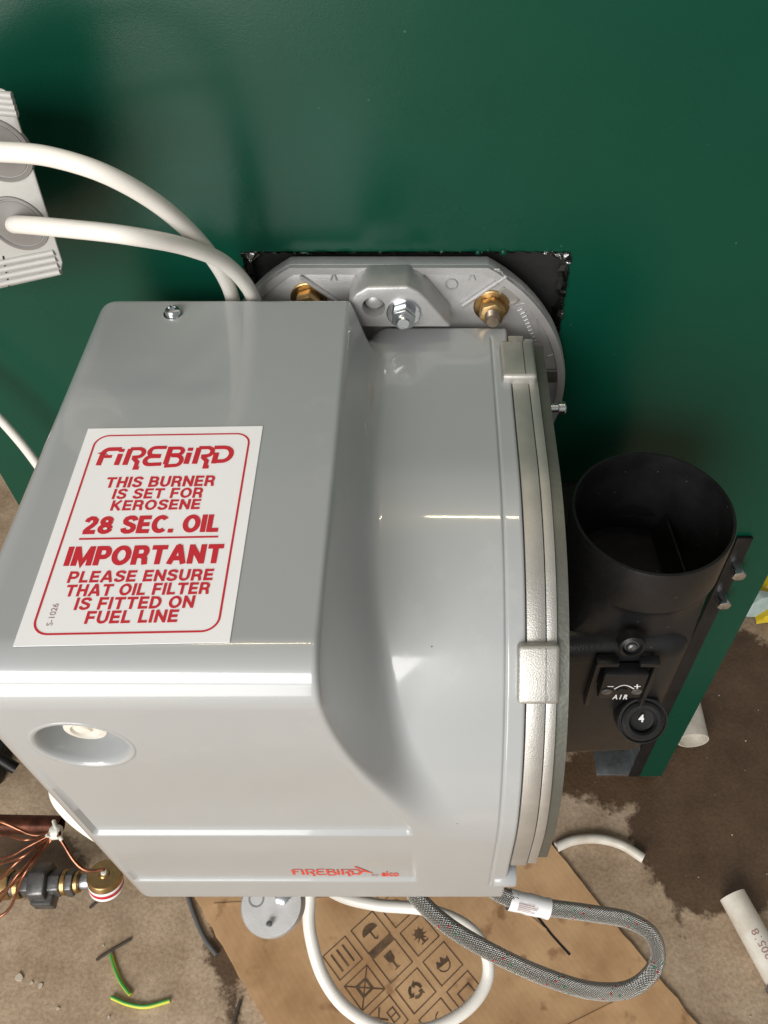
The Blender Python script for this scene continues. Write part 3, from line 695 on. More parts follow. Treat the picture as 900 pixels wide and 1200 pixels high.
rim = child('clamp_rim', bm_mesh('clamp_rim', band(.0455, .0545, .0004, .02, .396, .505, .0004)), M['alu_mach'], burner)
child('gasket', bm_mesh('gasket', band(.05445, .0549, .0009, .02, .394, .507, .0001)), M['black'], rim)
child('rim_plate', bm_mesh('rim_plate', band(.0549, .0600, .0008, .02, .394, .508, .0004)), M['alu_mach'], rim)
child('fan_housing', bm_mesh('fan_housing', band(.0600, .0665, .0030, .05, .390, .512, .006)), M['alu_dark'], burner)
def arc_pt(v, off=0.0):
    """point of the low-side profile seen at image row v (x near the rim)"""
    Q = prof_arc(0, .396, .46); best = min(range(len(Q)), key=lambda i: abs(_proj_v(Q[i]) - v)); return Q[best]
def _proj_v(q):
    d = Vector((0, q[0], q[1])) - CAM; return 600 - FPX * d.dot(_u) / d.dot(_f)
def clamp(v0, v1, x0, x1, h):
    q0, q1 = arc_pt(v0), arc_pt(v1); mid_ = arc_pt((v0 + v1) / 2); c = np.array([CY, CZ_])
    t = (q1 - q0) / np.linalg.norm(q1 - q0); n = np.array([-t[1], t[0]]); n *= -np.sign(n @ (c - mid_)); L_ = np.linalg.norm(q1 - q0) / 2
    bm = bmesh.new(); P3 = lambda x, a_, b_: Vector((x, *(mid_ + t * a_ + n * b_)))
    prism(bm, [P3(x0, -L_, -.012), P3(x1, -L_, -.012), P3(x1, L_, -.012), P3(x0, L_, -.012)], P3(0, 0, h) - P3(0, 0, -.012), .0022, 3)
    o = child('clamp_boss', bm_mesh('clamp_boss', bm), M['alu_mach'], rim)
    xs_ = x0 + (x1 - x0) * .66; bm = bmesh.new()
    prism(bm, [P3(xs_ - .0002, -L_ + .0016, h - .001), P3(xs_ + .0002, -L_ + .0016, h - .001), P3(xs_ + .0002, L_ - .0016, h - .001), P3(xs_ - .0002, L_ - .0016, h - .001)], P3(0, 0, .0013) - P3(0, 0, 0))
    child('joint_line', bm_mesh('joint_line', bm), M['steel_dark'], rim)
    return o
clamp(406, 446, .0395, .0592, .0052)
clamp(754, 825, .0405, .0605, .0052)
bm = bmesh.new(); p = PX(645, 478, .0715)
lathe(bm, (.066, p.y, p.z), (1, 0, 0), [(0, 0), (.0026, 0), (.0026, .0100), (.004, .0103), (.004, .0138), (.0034, .0145), (0, .0145)], 24)
child('housing_pin', bm_mesh('housing_pin', bm), M['zinc'], burner)

# ---- mounting flange
YFL = 0.412; FXC, FZC, FR, FTOP = -.024, .63, .112, .7265
flange_pts = []
ht = math.sqrt(FR ** 2 - (FTOP - FZC) ** 2); a0 = math.atan2(FTOP - FZC, ht); a1 = math.atan2(FTOP - FZC, -ht) - 2 * math.pi
def frim(shr):
    rr_ = FR - shr; top = FTOP - shr; h_ = math.sqrt(rr_ ** 2 - (top - FZC) ** 2); b0 = math.atan2(top - FZC, h_); b1 = math.atan2(top - FZC, -h_) - 2 * math.pi
    return [(FXC + rr_ * math.cos(b0 + (b1 - b0) * k / 90), FZC + rr_ * math.sin(b0 + (b1 - b0) * k / 90)) for k in range(91)]
bm = bmesh.new(); prism(bm, [(x, YFL + .0025, z) for x, z in frim(0)], (0, .0085, 0), .001, 2)
flange = child('mounting_flange', bm_mesh('mounting_flange', bm), M['alu'], burner, label='round cast aluminium mounting flange with flat top')
bm = bmesh.new(); o_r, i_r = frim(.0003), frim(.0052); i2 = frim(.0062); n = len(o_r)
rings = [[bm.verts.new((x, y, z)) for x, z in L_] for L_, y in ((o_r, YFL + .003), (frim(.0008), YFL), (i_r, YFL), (i2, YFL + .0028))]
for A_, B_ in zip(rings, rings[1:]):
    for k in range(n): bm.faces.new((A_[k], A_[(k + 1) % n], B_[(k + 1) % n], B_[k]))
child('flange_rim', bm_mesh('flange_rim', bm), M['alu'], flange)
# lifted middle bracket
yb2 = .392
poly = [PY(u, v, yb2) for u, v in ((408, 384), (408, 358), (416, 345), (430, 337), (478, 336), (492, 343), (502, 353), (529, 384))]
bm = bmesh.new(); prism(bm, poly, (0, .0225, 0), .0016, 3); bme = bm_mesh('bracket', bm)
hc = PY(438, 360, yb2); bm = bmesh.new(); lathe(bm, hc + Vector((0, .010, 0)), (0, -1, 0), [(0, 0), (.0066, 0), (.0066, .02), (0, .02)], 36)
ob_a, ob_b = bpy.data.objects.new('a', bme), bpy.data.objects.new('b', bm_mesh('cut', bm)); col.objects.link(ob_a); col.objects.link(ob_b)
md = ob_a.modifiers.new('cut', 'BOOLEAN'); md.object = ob_b; md.operation = 'DIFFERENCE'; bpy.context.view_layer.update()
bme = bpy.data.meshes.new_from_object(ob_a.evaluated_get(bpy.context.evaluated_depsgraph_get())); bpy.data.objects.remove(ob_a); bpy.data.objects.remove(ob_b)
sharp(bme, 35); bracket = child('bracket', bme, M['alu'], flange)
bm = bmesh.new(); lathe(bm, hc + Vector((0, .0098, 0)), (0, -1, 0), [(.0060, 0), (.0058, .003), (.0045, .0052), (.0025, .0063), (0, .0066)], 28); child('hole_plug', bm_mesh('hole_plug', bm, 70), M['alu'], flange)
def nut(u, v, y, r_, h, m, wm, stud_r, stud_h, smat):
    c = PY(u, v, y); bm = bmesh.new(); lathe(bm, c, (0, -1, 0), [(0, 0), (r_ * 1.32, 0), (r_ * 1.32, .0011), (r_ * 1.25, .0015), (0, .0015)], 32)
    child('washer', bm_mesh('washer', bm), wm, flange)
    bm = bmesh.new(); hexnut(bm, c + Vector((0, -.0015, 0)), (0, -1, 0), r_, h); child('nut', bm_mesh('nut', bm), m, flange)
    bm = bmesh.new(); prof = [(0, -h)]; k = 0; z_ = h
    prof = [(stud_r, h - .001)]
    while z_ < h + stud_h - .001: prof += [(stud_r, z_), (stud_r * .9, z_ + .0004)]; z_ += .0008
    prof += [(stud_r * .8, h + stud_h), (0, h + stud_h)]
    lathe(bm, c + Vector((0, -.0015, 0)), (0, -1, 0), prof, 20); child('stud', bm_mesh('stud', bm, 20), smat, flange)
nut(473, 366, yb2, .0074, .0062, M['zinc'], M['zinc'], .0042, .003, M['zinc'])
nut(576, 358, YFL + .0025, .0082, .0085, M['brass'], M['brass'], .0045, .006, M['stud'])
nut(362, 349, YFL + .0025, .0082, .0085, M['brass'], M['brass'], .0045, .006, M['stud'])
bm = bmesh.new(); c = PY(597, 346, YFL + .0022); lathe(bm, c, (0, -1, 0), [(.0072, 0), (.0068, .0012), (.0056, .0012), (.005, .0002), (0, .0001)], 26); child('slot_end', bm_mesh('slot_end', bm), M['alu_mach'], flange)
def ridge(pts, wd, h, name='rib', m='alu', y=YFL + .0025):
    bm = bmesh.new()
    for (a_, b_) in zip(pts, pts[1:]):
        A_, B_ = PY(*a_, y), PY(*b_, y); d = (B_ - A_).normalized(); n_ = Vector((-d.z, 0, d.x)) * wd / 2
        prism(bm, [A_ + n_, B_ + n_, B_ - n_, A_ - n_], (0, -h, 0), min(wd, h) * .3, 1)
    child(name, bm_mesh(name, bm), M[m], flange)
ridge([(352, 322), (397, 353)], .0022, .003); ridge([(594, 321), (541, 357)], .0022, .003)
ridge([(356, 319), (412, 318)], .0012, .0012); ridge([(498, 316), (586, 315)], .0012, .0012)
ridge([(387, 328), (391, 319), (395, 328)], .0008, .001, 'casting_mark'); ridge([(549, 328), (553, 318), (557, 328)], .0008, .001, 'casting_mark')
def cast_ring(u, v, r_):
    bm = bmesh.new(); lathe(bm, PY(u, v, YFL + .0024), (0, -1, 0), [(r_ * 1.12, 0), (r_, .0009), (r_ * .85, .0009), (r_ * .76, 0)], 24); child('casting_mark', bm_mesh('casting_mark', bm), M['alu'], flange)
cast_ring(529, 333, .0036); cast_ring(584, 322, .003)
for k in range(13):                                     # graduation ticks
    t = k / 12; u = 606 + 22 * t ** .8; v = 364 + 46 * t; du, dv = 7 - 3 * t, -3.2 + 3 * t
    ridge([(u, v), (u + du, v + dv)], .0010, .0012, 'scale_tick')
ridge([(604, 357), (616, 355), (628, 372), (633, 392)], .0007, .0006, 'casting_mark')
ridge([(626, 418), (634, 418)], .0028, .0012, 'casting_mark'); ridge([(641, 418), (649, 415)], .0024, .0012, 'casting_mark')
bm = bmesh.new(); c = PY(636, 440, YFL + .0023); box(bm, (c.x - .011, c.y - .0016, c.z - .0055), (c.x + .0095, c.y + .001, c.z + .0055), .0045, 4); child('slot_boss', bm_mesh('slot_boss', bm), M['alu_dark'], flange)
# lower neck of the burner behind the cover, blast tube
bm = bmesh.new(); lathe(bm, (FXC, .37, .60), (0, 1, 0), [(0, 0), (.055, 0), (.055, .05), (0, .05)], 40); child('blast_tube', bm_mesh('blast_tube', bm), M['alu_dark'], burner)

# ---- black air intake box with snorkel tube
TZ = .64; tc_ = PZ(766, 598, TZ); TRAD = .0455
bm = bmesh.new()
X0, X1, Y0, Y1, Z0, Z1 = .068, .157, .25, .392, .421, .575
prism(bm, [(X0, Y0, Z0), (X1, Y0 + .004, Z0), (X1, Y1, Z0), (X0, Y1, Z0)], (0, 0, Z1 - Z0), .014, 6)
intake = child('air_intake', bm_mesh('air_intake', bm), M['black'], burner, label='black plastic air intake box with round open snorkel')
# snorkel: flared transition from the box to the tube, open at the top
bm = bmesh.new(); n = 64; rows = []
def ringpts(z, r_, sq, cxy, inn=0.0):
    out = []
    for k in range(n):
        a_ = 2 * math.pi * k / n; ca, sa = math.cos(a_), math.sin(a_); m_ = max(abs(ca), abs(sa)); rr_ = r_ * (1 + sq * (1 / m_ - 1))
        out.append(bm.verts.new((cxy[0] + ca * (rr_ - inn), cxy[1] + sa * (rr_ - inn), z)))
    return out
c0 = (X0 + (X1 - X0) / 2, .300); c1 = (tc_.x, tc_.y)
for t, r_, sq in ((0, .0415, .85), (.2, .0415, .8), (.4, .0425, .45), (.55, .0440, .15), (.62, .0455, 0), (.63, .0463, 0), (.98, .0463, 0), (1.0, .0458, 0)):
    z = .545 + (TZ - .545) * t; q = min(1, t / .6); rows.append(ringpts(z, r_, sq, (c0[0] + (c1[0] - c0[0]) * q, c0[1] + (c1[1] - c0[1]) * q)))
for t, r_ in ((1.0, .0442), (.97, .0438), (.45, .0430), (.43, .0415), (.2, .041), (-.6, .036)):
    rows.append(ringpts(.545 + (TZ - .545) * t, r_, 0, c1))
rows.append([bm.verts.new((c1[0], c1[1], .545 - (TZ - .545) * .6))] * n)
for A_, B_ in zip(rows, rows[1:]):
    for k in range(n):
        f = [A_[k], A_[(k + 1) % n], B_[(k + 1) % n], B_[k]]
        f = [v_ for i_, v_ in enumerate(f) if v_ not in f[:i_]]
        bm.faces.new(f)
child('snorkel_tube', bm_mesh('snorkel_tube', bm, 40), M['black'], intake)
bm = bmesh.new(); prism(bm, [(c1[0] + .010, c1[1] + .034, .545), (c1[0] + .016, c1[1] - .034, .545), (c1[0] + .0175, c1[1] - .034, .545), (c1[0] + .0115, c1[1] + .034, .545)], (.012, 0, .050), .0004, 1)
child('inner_baffle', bm_mesh('inner_baffle', bm), M['black'], intake)
# screw in its boss, socket frame, plate, dial
c = PY(740, 757, Y0 - .001); bm = bmesh.new(); lathe(bm, c + Vector((0, .004, 0)), (0, -1, .25), [(.0085, 0), (.0075, .006), (.0058, .007), (.0052, .004), (0, .004)], 28); child('screw_boss', bm_mesh('screw_boss', bm), M['black'], intake)
pan_screw(c + Vector((0, -.0002, .0002)), (0, -1, .25), .0033, .0025, intake, 'intake_screw', M['steel_dark'])
f0, f1 = PY(683, 820, Y0), PY(773, 770, Y0); bm = bmesh.new()
xa, xb, za, zb_ = f0.x, f1.x, f0.z, f1.z; tk = .003
for lo, hi in (((xa, Y0 - .005, za), (xa + tk, Y0 + .001, zb_)), ((xb - tk, Y0 - .005, za), (xb, Y0 + .001, zb_)), ((xa, Y0 - .0055, zb_ - tk), (xa + (xb - xa) * .36, Y0 + .001, zb_ + .001)), ((xa + (xb - xa) * .68, Y0 - .0055, zb_ - tk), (xb, Y0 + .001, zb_ + .001))): box(bm, lo, hi, .0009, 2)
child('adjuster_frame', bm_mesh('adjuster_frame', bm), M['black'], intake)
g0, g1 = PY(700, 819, Y0 - .008), PY(760, 795, Y0 - .008); bm = bmesh.new(); box(bm, (g0.x, Y0 - .008, g0.z), (g1.x, Y0 + .001, g1.z + .004), .0015, 2)
plate = child('adjuster_plate', bm_mesh('adjuster_plate', bm), M['black'], intake)
def on_plate(x, z, d): return Vector((x, Y0 - .0083 - d, z))
w0, w1 = PY(717, 819, Y0 - .008), PY(737, 813.5, Y0 - .008)
child('lettering', text_mesh('lettering', 'A I R', .035, on_plate, w0.x, w1.x, w0.z, w1.z), M['whiteprint'], intake, smooth=False)
q = lambda u, v: (lambda p_: (p_.x, p_.z))(PY(u, v, Y0 - .008))
ar = [q(720 + 23 * k / 8, 807 - 4.5 * math.sin(math.pi * k / 8)) for k in range(9)]
child('adjuster_marks', flat_mesh('adjuster_marks', [(ar, .0009, False), ([q(712, 804), q(719, 804)], .001, False), ([q(743, 804), q(750.5, 804)], .001, False), ([q(746.7, 801.5), q(746.7, 806.5)], .0009, False)], on_plate), M['whiteprint'], intake, smooth=False)
for u, v in ((711, 810), (729, 809), (746, 810)):
    c = PY(u, v, Y0 - .008); bm = bmesh.new(); lathe(bm, c, (0, -1, 0), [(.0033, -.001), (.0033, .0006), (.0026, .0009), (.0012, .0004), (0, .0004)], 20); child('adjuster_screw', bm_mesh('adjuster_screw', bm), M['steel_dark'] if u != 729 else M['black'], intake)
dn = Vector((0, -.78, .62)).normalized(); dc = PY(753, 845, Y0 - .008); bm = bmesh.new()
lathe(bm, dc - dn * .012, dn, [(0, 0), (.0165, 0), (.0165, .011), (.0158, .0122), (.0150, .0122), (.0146, .0112), (.0138, .0112), (.0134, .0128), (.0118, .0140), (.0092, .0140), (.0082, .0128), (.0078, .0095), (0, .0090)], 48)
child('dial', bm_mesh('dial', bm, 30), M['black'], intake, label='round black adjustment dial reading 4')
du_, dv_ = Vector((1, 0, 0)), dn.cross(Vector((1, 0, 0))).normalized()
dv_ = dv_ if dv_.z > 0 else -dv_
child('dial_number', text_mesh('dial_number', '4', .04, lambda x, y, d: dc + du_ * (x - .001) + dv_ * (y + .002) + dn * .0003, -.0018, .0018, -.0026, .0026), M['whiteprint'], intake, smooth=False)
bm = bmesh.new(); lathe(bm, (.072, .252, .432), (-.2, -1, 0), [(0, 0), (.006, 0), (.006, .006), (.004, .008), (0, .008)], 18); child('corner_plug', bm_mesh('corner_plug', bm), M['black'], intake)

# ---- pump end showing below the cover
pc = PT(318, 1060, .60); pn = Vector((.02, -.30, .95)).normalized(); bm = bmesh.new()
lathe(bm, pc - pn * .02, pn, [(0, 0), (.021, 0), (.0225, .002), (.0225, .018), (.0213, .020), (0, .020)], 48)
pump = child('fuel_pump', bm_mesh('fuel_pump', bm), M['alu'], burner, label='round cast aluminium pump end under the cover')
bm = bmesh.new(); hexnut(bm, pc + Vector((.008, .006, 0)) - pn * .001, pn, .0062, .008); child('pump_bolt', bm_mesh('pump_bolt', bm), M['zinc'], pump)
bm = bmesh.new(); c = pc + Vector((-.011, .004, 0)); lathe(bm, c - pn * .001, pn, [(.0062, 0), (.0058, .0025), (.0044, .0025), (.0038, .0012), (0, .0012)], 24); child('pump_port', bm_mesh('pump_port', bm), M['zinc'], pump)
bm = bmesh.new(); c = pc + Vector((0, -.013, 0)); lathe(bm, c - pn * .001, pn, [(0, 0), (.0022, 0), (.0022, .002), (0, .0024)], 16); child('pump_pin', bm_mesh('pump_pin', bm), M['steel_dark'], pump)
bm = bmesh.new(); lathe(bm, pc - pn * .02 + Vector((0, .02, 0)), (0, .25, 1), [(.018, 0), (.018, .06), (0, .06)], 32); child('pump_body', bm_mesh('pump_body', bm), M['alu_dark'], pump)

# ================================================================== JUNCTION BOX
jb = empty('junction_box', PY(0, 330, .37), 'grey plastic junction box with ribbed ends and round cable grommets', 'junction box')
yj = .358
def jp(u, v, y=yj): return PY(u, v, y)
bm = bmesh.new(); prism(bm, [jp(*q) for q in ((-70, 100), (6, 103), (14, 112), (75, 308), (72, 323), (-60, 352))], (-.026, .032, -.016), .0022, 3)
body = child('box_body', bm_mesh('box_body', bm), M['box'], jb)
for k in range(4):
    t = k / 4
    for (ua, va, ub, vb) in ((-70, 104 + k * 7, 14 + 2.2 * k, 112 + k * 7), (-60, 345 - k * 8.5, 71 - 2.4 * k, 318 - 7.5 * k)):
        A_, B_ = jp(ua, va), jp(ub, vb); child('rib', tube_mesh('rib', [A_, A_.lerp(B_, .5), B_], .0016, 10), M['box'], jb)
for u, v, r_ in ((-2, 176, .0135), (21, 262, .0128)):
    c = jp(u, v); bm = bmesh.new(); lathe(bm, c, (0, -1, 0), [(r_ * 1.12, -.001), (r_ * 1.08, .0008), (r_, .001), (r_ * .93, -.0001), (r_ * .9, .0004), (r_ * .6, .0008), (r_ * .45, .0016), (0, .0016)], 40)
    child('grommet', bm_mesh('grommet', bm), M['box_in'], jb)
bm = bmesh.new(); A_, B_ = jp(3, 300, yj - .0002), jp(10, 336, yj - .0002); prism(bm, [A_, B_, B_ + Vector((.0006, 0, 0)), A_ + Vector((.0006, 0, 0))], (0, -.0004, 0)); child('lid_seam', bm_mesh('lid_seam', bm), M['dark_gap'], jb)

# ================================================================== CABLES
def cable(name, pts, r_, m, label, cat, **k):
    return link(name, tube_mesh(name, catmull(pts, 16), r_, 18, **k), m, label=label, cat=cat)
cable('white_cable', [PY(-60, 176, .345), PY(0, 178, .338), PY(60, 184, .332), PY(130, 207, .332), (PY(195, 247, .346)), PY(245, 297, .372), PY(271, 345, .401), PY(278, 400, .408), PY(280, 470, .408)], .0041, M['cable'], 'upper of two white cables arching from grey junction box to burner', 'cable')
cable('white_cable', [PY(14, 263, .362), PY(28, 263.5, .349), PY(80, 268, .334), PY(150, 276, .329), PY(220, 290, .350), PY(268, 312, .376), PY(297, 350, .401), PY(304, 400, .408), PY(305, 460, .408)], .0041, M['cable'], 'lower white cable, plugged into the visible round grommet of grey junction box', 'cable')
cable('white_cable', [PY(-60, 438, .40), PY(-20, 472, .398), PY(10, 502, .396), PY(42, 542, .394), PY(80, 600, .396), PY(110, 660, .40)], .0031, M['cable'], 'thin white cable passing straight behind the left side of the burner', 'cable')
cable('white_cable', [PT(150, 870, .64), PT(78, 895, .62), PT(68, 925, .60), PT(84, 952, .60), PT(122, 980, .61), PT(170, 1000, .62)], .0065, M['cable'], 'short white cable bulging out beside the lower slanting edge of burner', 'cable')
cable('white_cable', [PT(366, 1000, 0.675), PT(363, 1048, 0.670), PT(363, 1090, 0.665), PT(378, 1143, 0.660), PT(408, 1183, 0.660), PT(455, 1207, 0.663), PT(505, 1205, 0.667), PT(548, 1182, 0.675), PT(571, 1148, 0.685), PT(568, 1112, 0.690), PT(545, 1084, 0.695), PT(500, 1066, 0.700), (PT(440, 1060, 0.705)), PT(392, 1046, 0.710), PT(350, 1010, 0.720)], .0051, M['cable'], 'white cable hanging in a round loop below the burner', 'cable')

# braided hose
hose_path = catmull([PT(455, 1000, 0.670), PT(487, 1049, 0.655), PT(525, 1085, 0.645), PT(580, 1118, 0.640), PT(640, 1145, 0.645), PT(695, 1161, 0.650), PT(740, 1158, 0.660), PT(768, 1132, 0.670), PT(766, 1099, 0.675), PT(738, 1079, 0.675), PT(690, 1070, 0.670), PT(640, 1063, 0.665), PT(595, 1052, 0.660), PT(560, 1030, 0.660)], 18)
hose = link('fuel_hose', tube_mesh('fuel_hose', hose_path, .0066, 24, uv=True), M['braid'], label='braided steel fuel hose looping out beneath the burner', cat='hose')
ta, tb = PT(596, 1054, 0.661), PT(643, 1065, 0.665)
bm = bmesh.new(); d = (tb - ta); n_ = 14; rows = []
u_, v_, a_ = frame(d)
for i in range(7):
    c = ta + d * i / 6; row_ = []
    for k in range(n_ + 1):
        an = 2 * math.pi * k / n_; row_.append(bm.verts.new(c + (u_ * math.cos(an) + v_ * math.sin(an)) * (.0082 + .0004 * math.sin(i * 2 + k))))
    tail = c + (u_ * 1 + v_ * 0) * .0082
    row_.append(bm.verts.new(c + Vector((.001 * math.sin(i), -.009, -.004)) + u_ * .001 + Vector((0, -.004, 0))))
    rows.append(row_)
for A_, B_ in zip(rows, rows[1:]):
    for k in range(n_): bm.faces.new((A_[k], A_[k + 1], B_[k + 1], B_[k]))
link('paper_tag', bm_mesh('paper_tag', bm, 60), M['paper'], hose, label='white paper tag wrapped round the hose')
tl = []
tn = Vector((0, -_f.y, -_f.z)); tn = (-_f - a_ * (-_f).dot(a_)).normalized(); ts = a_.cross(tn)
for k in range(5): tl.append(([(.006, -.0028 + k * .0014), (.006 + random.uniform(.010, .019), -.0028 + k * .0014)], .0005, False))
link('tag_print', flat_mesh('tag_print', tl, lambda x, y, d_: ta + a_ * x + ts * y + tn * (math.sqrt(.0089 ** 2 - y * y) + .0002)), M['greyprint'], hose, smooth=False)

# ================================================================== CARDBOARD
CT = .005
cardp = [FL(u, v, 0) for u, v in ((638, 981), (700, 1060), (760, 1133), (815, 1200), (900, 1305), (420, 1360), (330, 1232), (262, 1110), (225, 1046), (206, 1012), (420, 985))]
cpts = []
for i, p in enumerate(cardp):                           # slightly torn outline
    q_ = cardp[(i + 1) % len(cardp)]; m_ = max(1, int((q_ - p).length / .012))
    for k in range(m_):
        r_ = p.lerp(q_, k / m_); jx = .0016 if k else 0; cpts.append(r_ + Vector((random.uniform(-jx, jx), random.uniform(-jx, jx), .0005)))
bm = bmesh.new(); prism(bm, cpts, (0, 0, CT)); card = link('cardboard_sheet', bm_mesh('cardboard_sheet', bm), M['card'], label='flattened brown cardboard sheet printed with handling symbols, lying under the burner', cat='cardboard')
ctop = FZ + .0005 + CT + .0003
def CP(u, v): p_ = PZ(u, v, ctop); return p_
sl = [CP(620, 1062), CP(648, 1097), CP(668, 1119)]
link('slit', flat_mesh('slit', [([(p_.x, p_.y) for p_ in sl], .0028, False)], lambda x, y, d_: Vector((x, y, ctop + d_))), M['dark_gap'], card, smooth=False)
for a_, b_ in (((640, 1215), (770, 1150)), ((545, 1010), (640, 1090)), ((250, 1060), (420, 1050))):
    A_, B_ = CP(*a_), CP(*b_); bm = bmesh.new(); d = (B_ - A_).normalized(); n_ = Vector((-d.y, d.x, 0))
    prism(bm, [A_ + n_ * .001, B_ + n_ * .001, B_ - n_ * .001, A_ - n_ * .001], (0, 0, .0008)); link('crease', bm_mesh('crease', bm), M['card'], card)
O = CP(460, 1126); E1 = CP(487, 1161) - O; pitch = E1.length; e1 = E1.normalized(); e2 = Vector((-e1.y, e1.x, 0))
if e2.x < 0: e2 = -e2
def sym(i, j, strokes, polys=(), sq=True, banner=False):
    s_ = pitch * .40; c = O + e1 * (pitch * i) + e2 * (pitch * 1.02 * j)
    # symbol upright axis points against e1
    fn = lambda x, y, d_: c + e2 * (x * s_) - e1 * (y * s_) + Vector((0, 0, .0002 + d_))
    S_ = list(strokes)
    if sq: S_.append(([(-1, -1), (1, -1), (1, 1), (-1, 1)], .07, True))
    P_ = list(polys)
    if banner: P_.append([(-1, 1.05), (1, 1.05), (1, 1.5), (-1, 1.5)])
    link('printed_symbol', flat_mesh('printed_symbol', S_, fn, P_), M['ink'], card, smooth=False)
umb = arc2(0, 0, .62, .55, 0, 180, 14)
glass_ = [(-.32, .65), (.32, .65), (.26, .1), (.06, -.1), (.06, -.5), (.28, -.6), (-.28, -.6), (-.06, -.5), (-.06, -.1), (-.26, .1)]
sym(-1, 0, [([(0, 0), (0, -.55), (.12, -.65), (.22, -.52)], .09, False)], [umb]); sym(0, 0, [], [glass_], banner=True)
rec = []
for k in range(3):
    an = 90 + 120 * k; rec.append((arc2(0, 0, .42, .42, an + 15, an + 95, 6), .2, False))
tri = [[((.42 + dr) * math.cos(R(a__)), (.42 + dr) * math.sin(R(a__))) for dr, a__ in ((-.26, 90 + 120 * k + 95), (.26, 90 + 120 * k + 95), (0, 90 + 120 * k + 128))] for k in range(3)]
sym(1, 0, rec, tri)
sym(-1, -1, [([(x_, -.7), (x_, .7)], .12, False) for x_ in (-.5, 0, .5)])
sym(0, -1, [([(-1, -1), (1, 1)], .08, False), ([(-1, 1), (1, -1)], .08, False), ([(-.4, -.4), (.4, -.4), (.4, .4), (-.4, .4)], .16, True)])
sym(1, -1, [([(-.9, .9), (0, -.1)], .1, False), ([(0, .9), (-.9, -.1)], .1, False), ([(.2, -.5), (.7, -.5), (.7, .3), (.2, .3)], .08, True), ([(.2, -.1), (.7, -.1)], .08, False)])
sym(-1, 1, [(arc2(0, .05, .42, .5, 0, 360, 16)[:-1], .07, True), ([(-.2, .1), (.2, .1)], .22, False), ([(0, .1), (0, -.3)], .07, False)])
leafs = [[(0.1 * math.cos(R(a__ + 90)), .1 * math.sin(R(a__ + 90)) - .05), (.6 * math.cos(R(a__)), .6 * math.sin(R(a__))), (-.1 * math.cos(R(a__ + 90)), -.1 * math.sin(R(a__ + 90)) - .05)] for a__ in range(20, 380, 40)]
sym(0, 1, [([(0, 0), (0, -.6)], .12, False), ([(-.3, -.6), (.3, -.6)], .1, False)], leafs + [arc2(0, .1, .33, .3, 0, 350, 10)])
sym(1, 1, [(arc2(0, -.1, .45, .45, 180, 360, 8), .07, False)], [[(-.55, -.05), (-.3, .4), (-.1, .1), (.1, .45), (.3, .1), (.55, .2), (.5, -.15)]])
sym(2, 0, [(arc2(.3, 0, .5, .5, 90, 270, 8), .08, False)], [[(-.5, -.7), (.1, -.7), (0, .2), (-.4, .3)]])
sym(-2, 1, [([(-.5, -.5), (.5, .5)], .1, False), ([(-.5, .5), (.5, -.5)], .1, False)])
sym(2, 1, [([(-.5, -.4), (.5, -.4), (.5, .4), (-.5, .4)], .1, True)])

# ================================================================== OFFCUTS AND RUBBISH ON THE FLOOR
def on_floor(pts, r_): return [FL(u, v, r_ + .0006) for u, v in pts]
link('conduit_offcut', tube_mesh('conduit_offcut', catmull(on_floor([(652, 993), (672, 985), (700, 983), (728, 990), (754, 1006)], .0055), 12), .0058, 16, hollow=.7), M['whitepipe'], label='short bent white conduit offcut between cardboard and wet stain', cat='conduit')
A_, B_ = FL(812, 868, .0205), FL(797, 800, .0205); A_, B_ = A_, B_ + (B_ - A_) * 1.2
link('waste_pipe', tube_mesh('waste_pipe', [A_.lerp(B_, k / 10) for k in range(11)], .0205, 32, hollow=.9), M['whitepipe'], label='stubby dirty white pipe offcut behind the narrow green casing post', cat='pipe')
A_, B_ = FL(858, 1049, .0165), FL(914, 1150, .0165)
pipe = link('waste_pipe', tube_mesh('waste_pipe', [A_.lerp(B_, k / 10) for k in range(11)], .0155, 32, hollow=.88), M['whitepipe'], label='white plastic pipe printed with a number, beside the wet floor patch', cat='pipe')
d = (B_ - A_).normalized(); pu = (Vector((0, 0, 1)) * .75 + Vector((0, -.5, 0))); pu = (pu - d * pu.dot(d)).normalized(); pv = d.cross(pu)
def on_pipe(x, y, dd): an = y / .0155; return A_ + d * x + (pu * math.cos(an) + pv * math.sin(an)) * .01575
LA, LB = (FL(876, 1093) - FL(858, 1049)).length, (FL(900, 1138) - FL(858, 1049)).length
link('lettering', text_mesh('lettering', '1220518', 0, lambda x, y, dd: on_pipe(LB - x, y, dd), .0, LB - LA, -.0042, .0042), M['greyprint'], pipe, smooth=False)
A_ = B_.copy(); B2_ = A_ + d * .10
link('rubber_coupling', tube_mesh('rubber_coupling', [A_.lerp(B2_, k / 6) for k in range(7)], .0185, 28, hollow=.85), M['greywire'], label='dark grey rubber sleeve on the end of the number-printed white pipe', cat='sleeve')
def two_tone(name, pts, label):
    o = link(name, tube_mesh(name, catmull(on_floor(pts, .0022), 12), .0021, 12), M['yg'], label=label, cat='wire')
    P_ = catmull(on_floor(pts, .0022), 12); P_ = [p_ + Vector((-.0007, .0007, .0007)) for p_ in P_]
    link('green_stripe', tube_mesh('green_stripe', P_, .0017, 10), M['gwire'], o); return o
two_tone('earth_wire', [(130, 1119), (136, 1138), (143, 1153), (153, 1166)], 'green and yellow earth wire offcut, steeper and straighter of the two')
two_tone('earth_wire', [(131, 1169), (150, 1177), (172, 1180), (199, 1173)], 'green and yellow earth wire offcut curving flat like a shallow bowl')
def scrap(name, pts, r_, m, label, cat): link(name, tube_mesh(name, catmull(on_floor(pts, r_), 8), r_, 10), m, label=label, cat=cat)
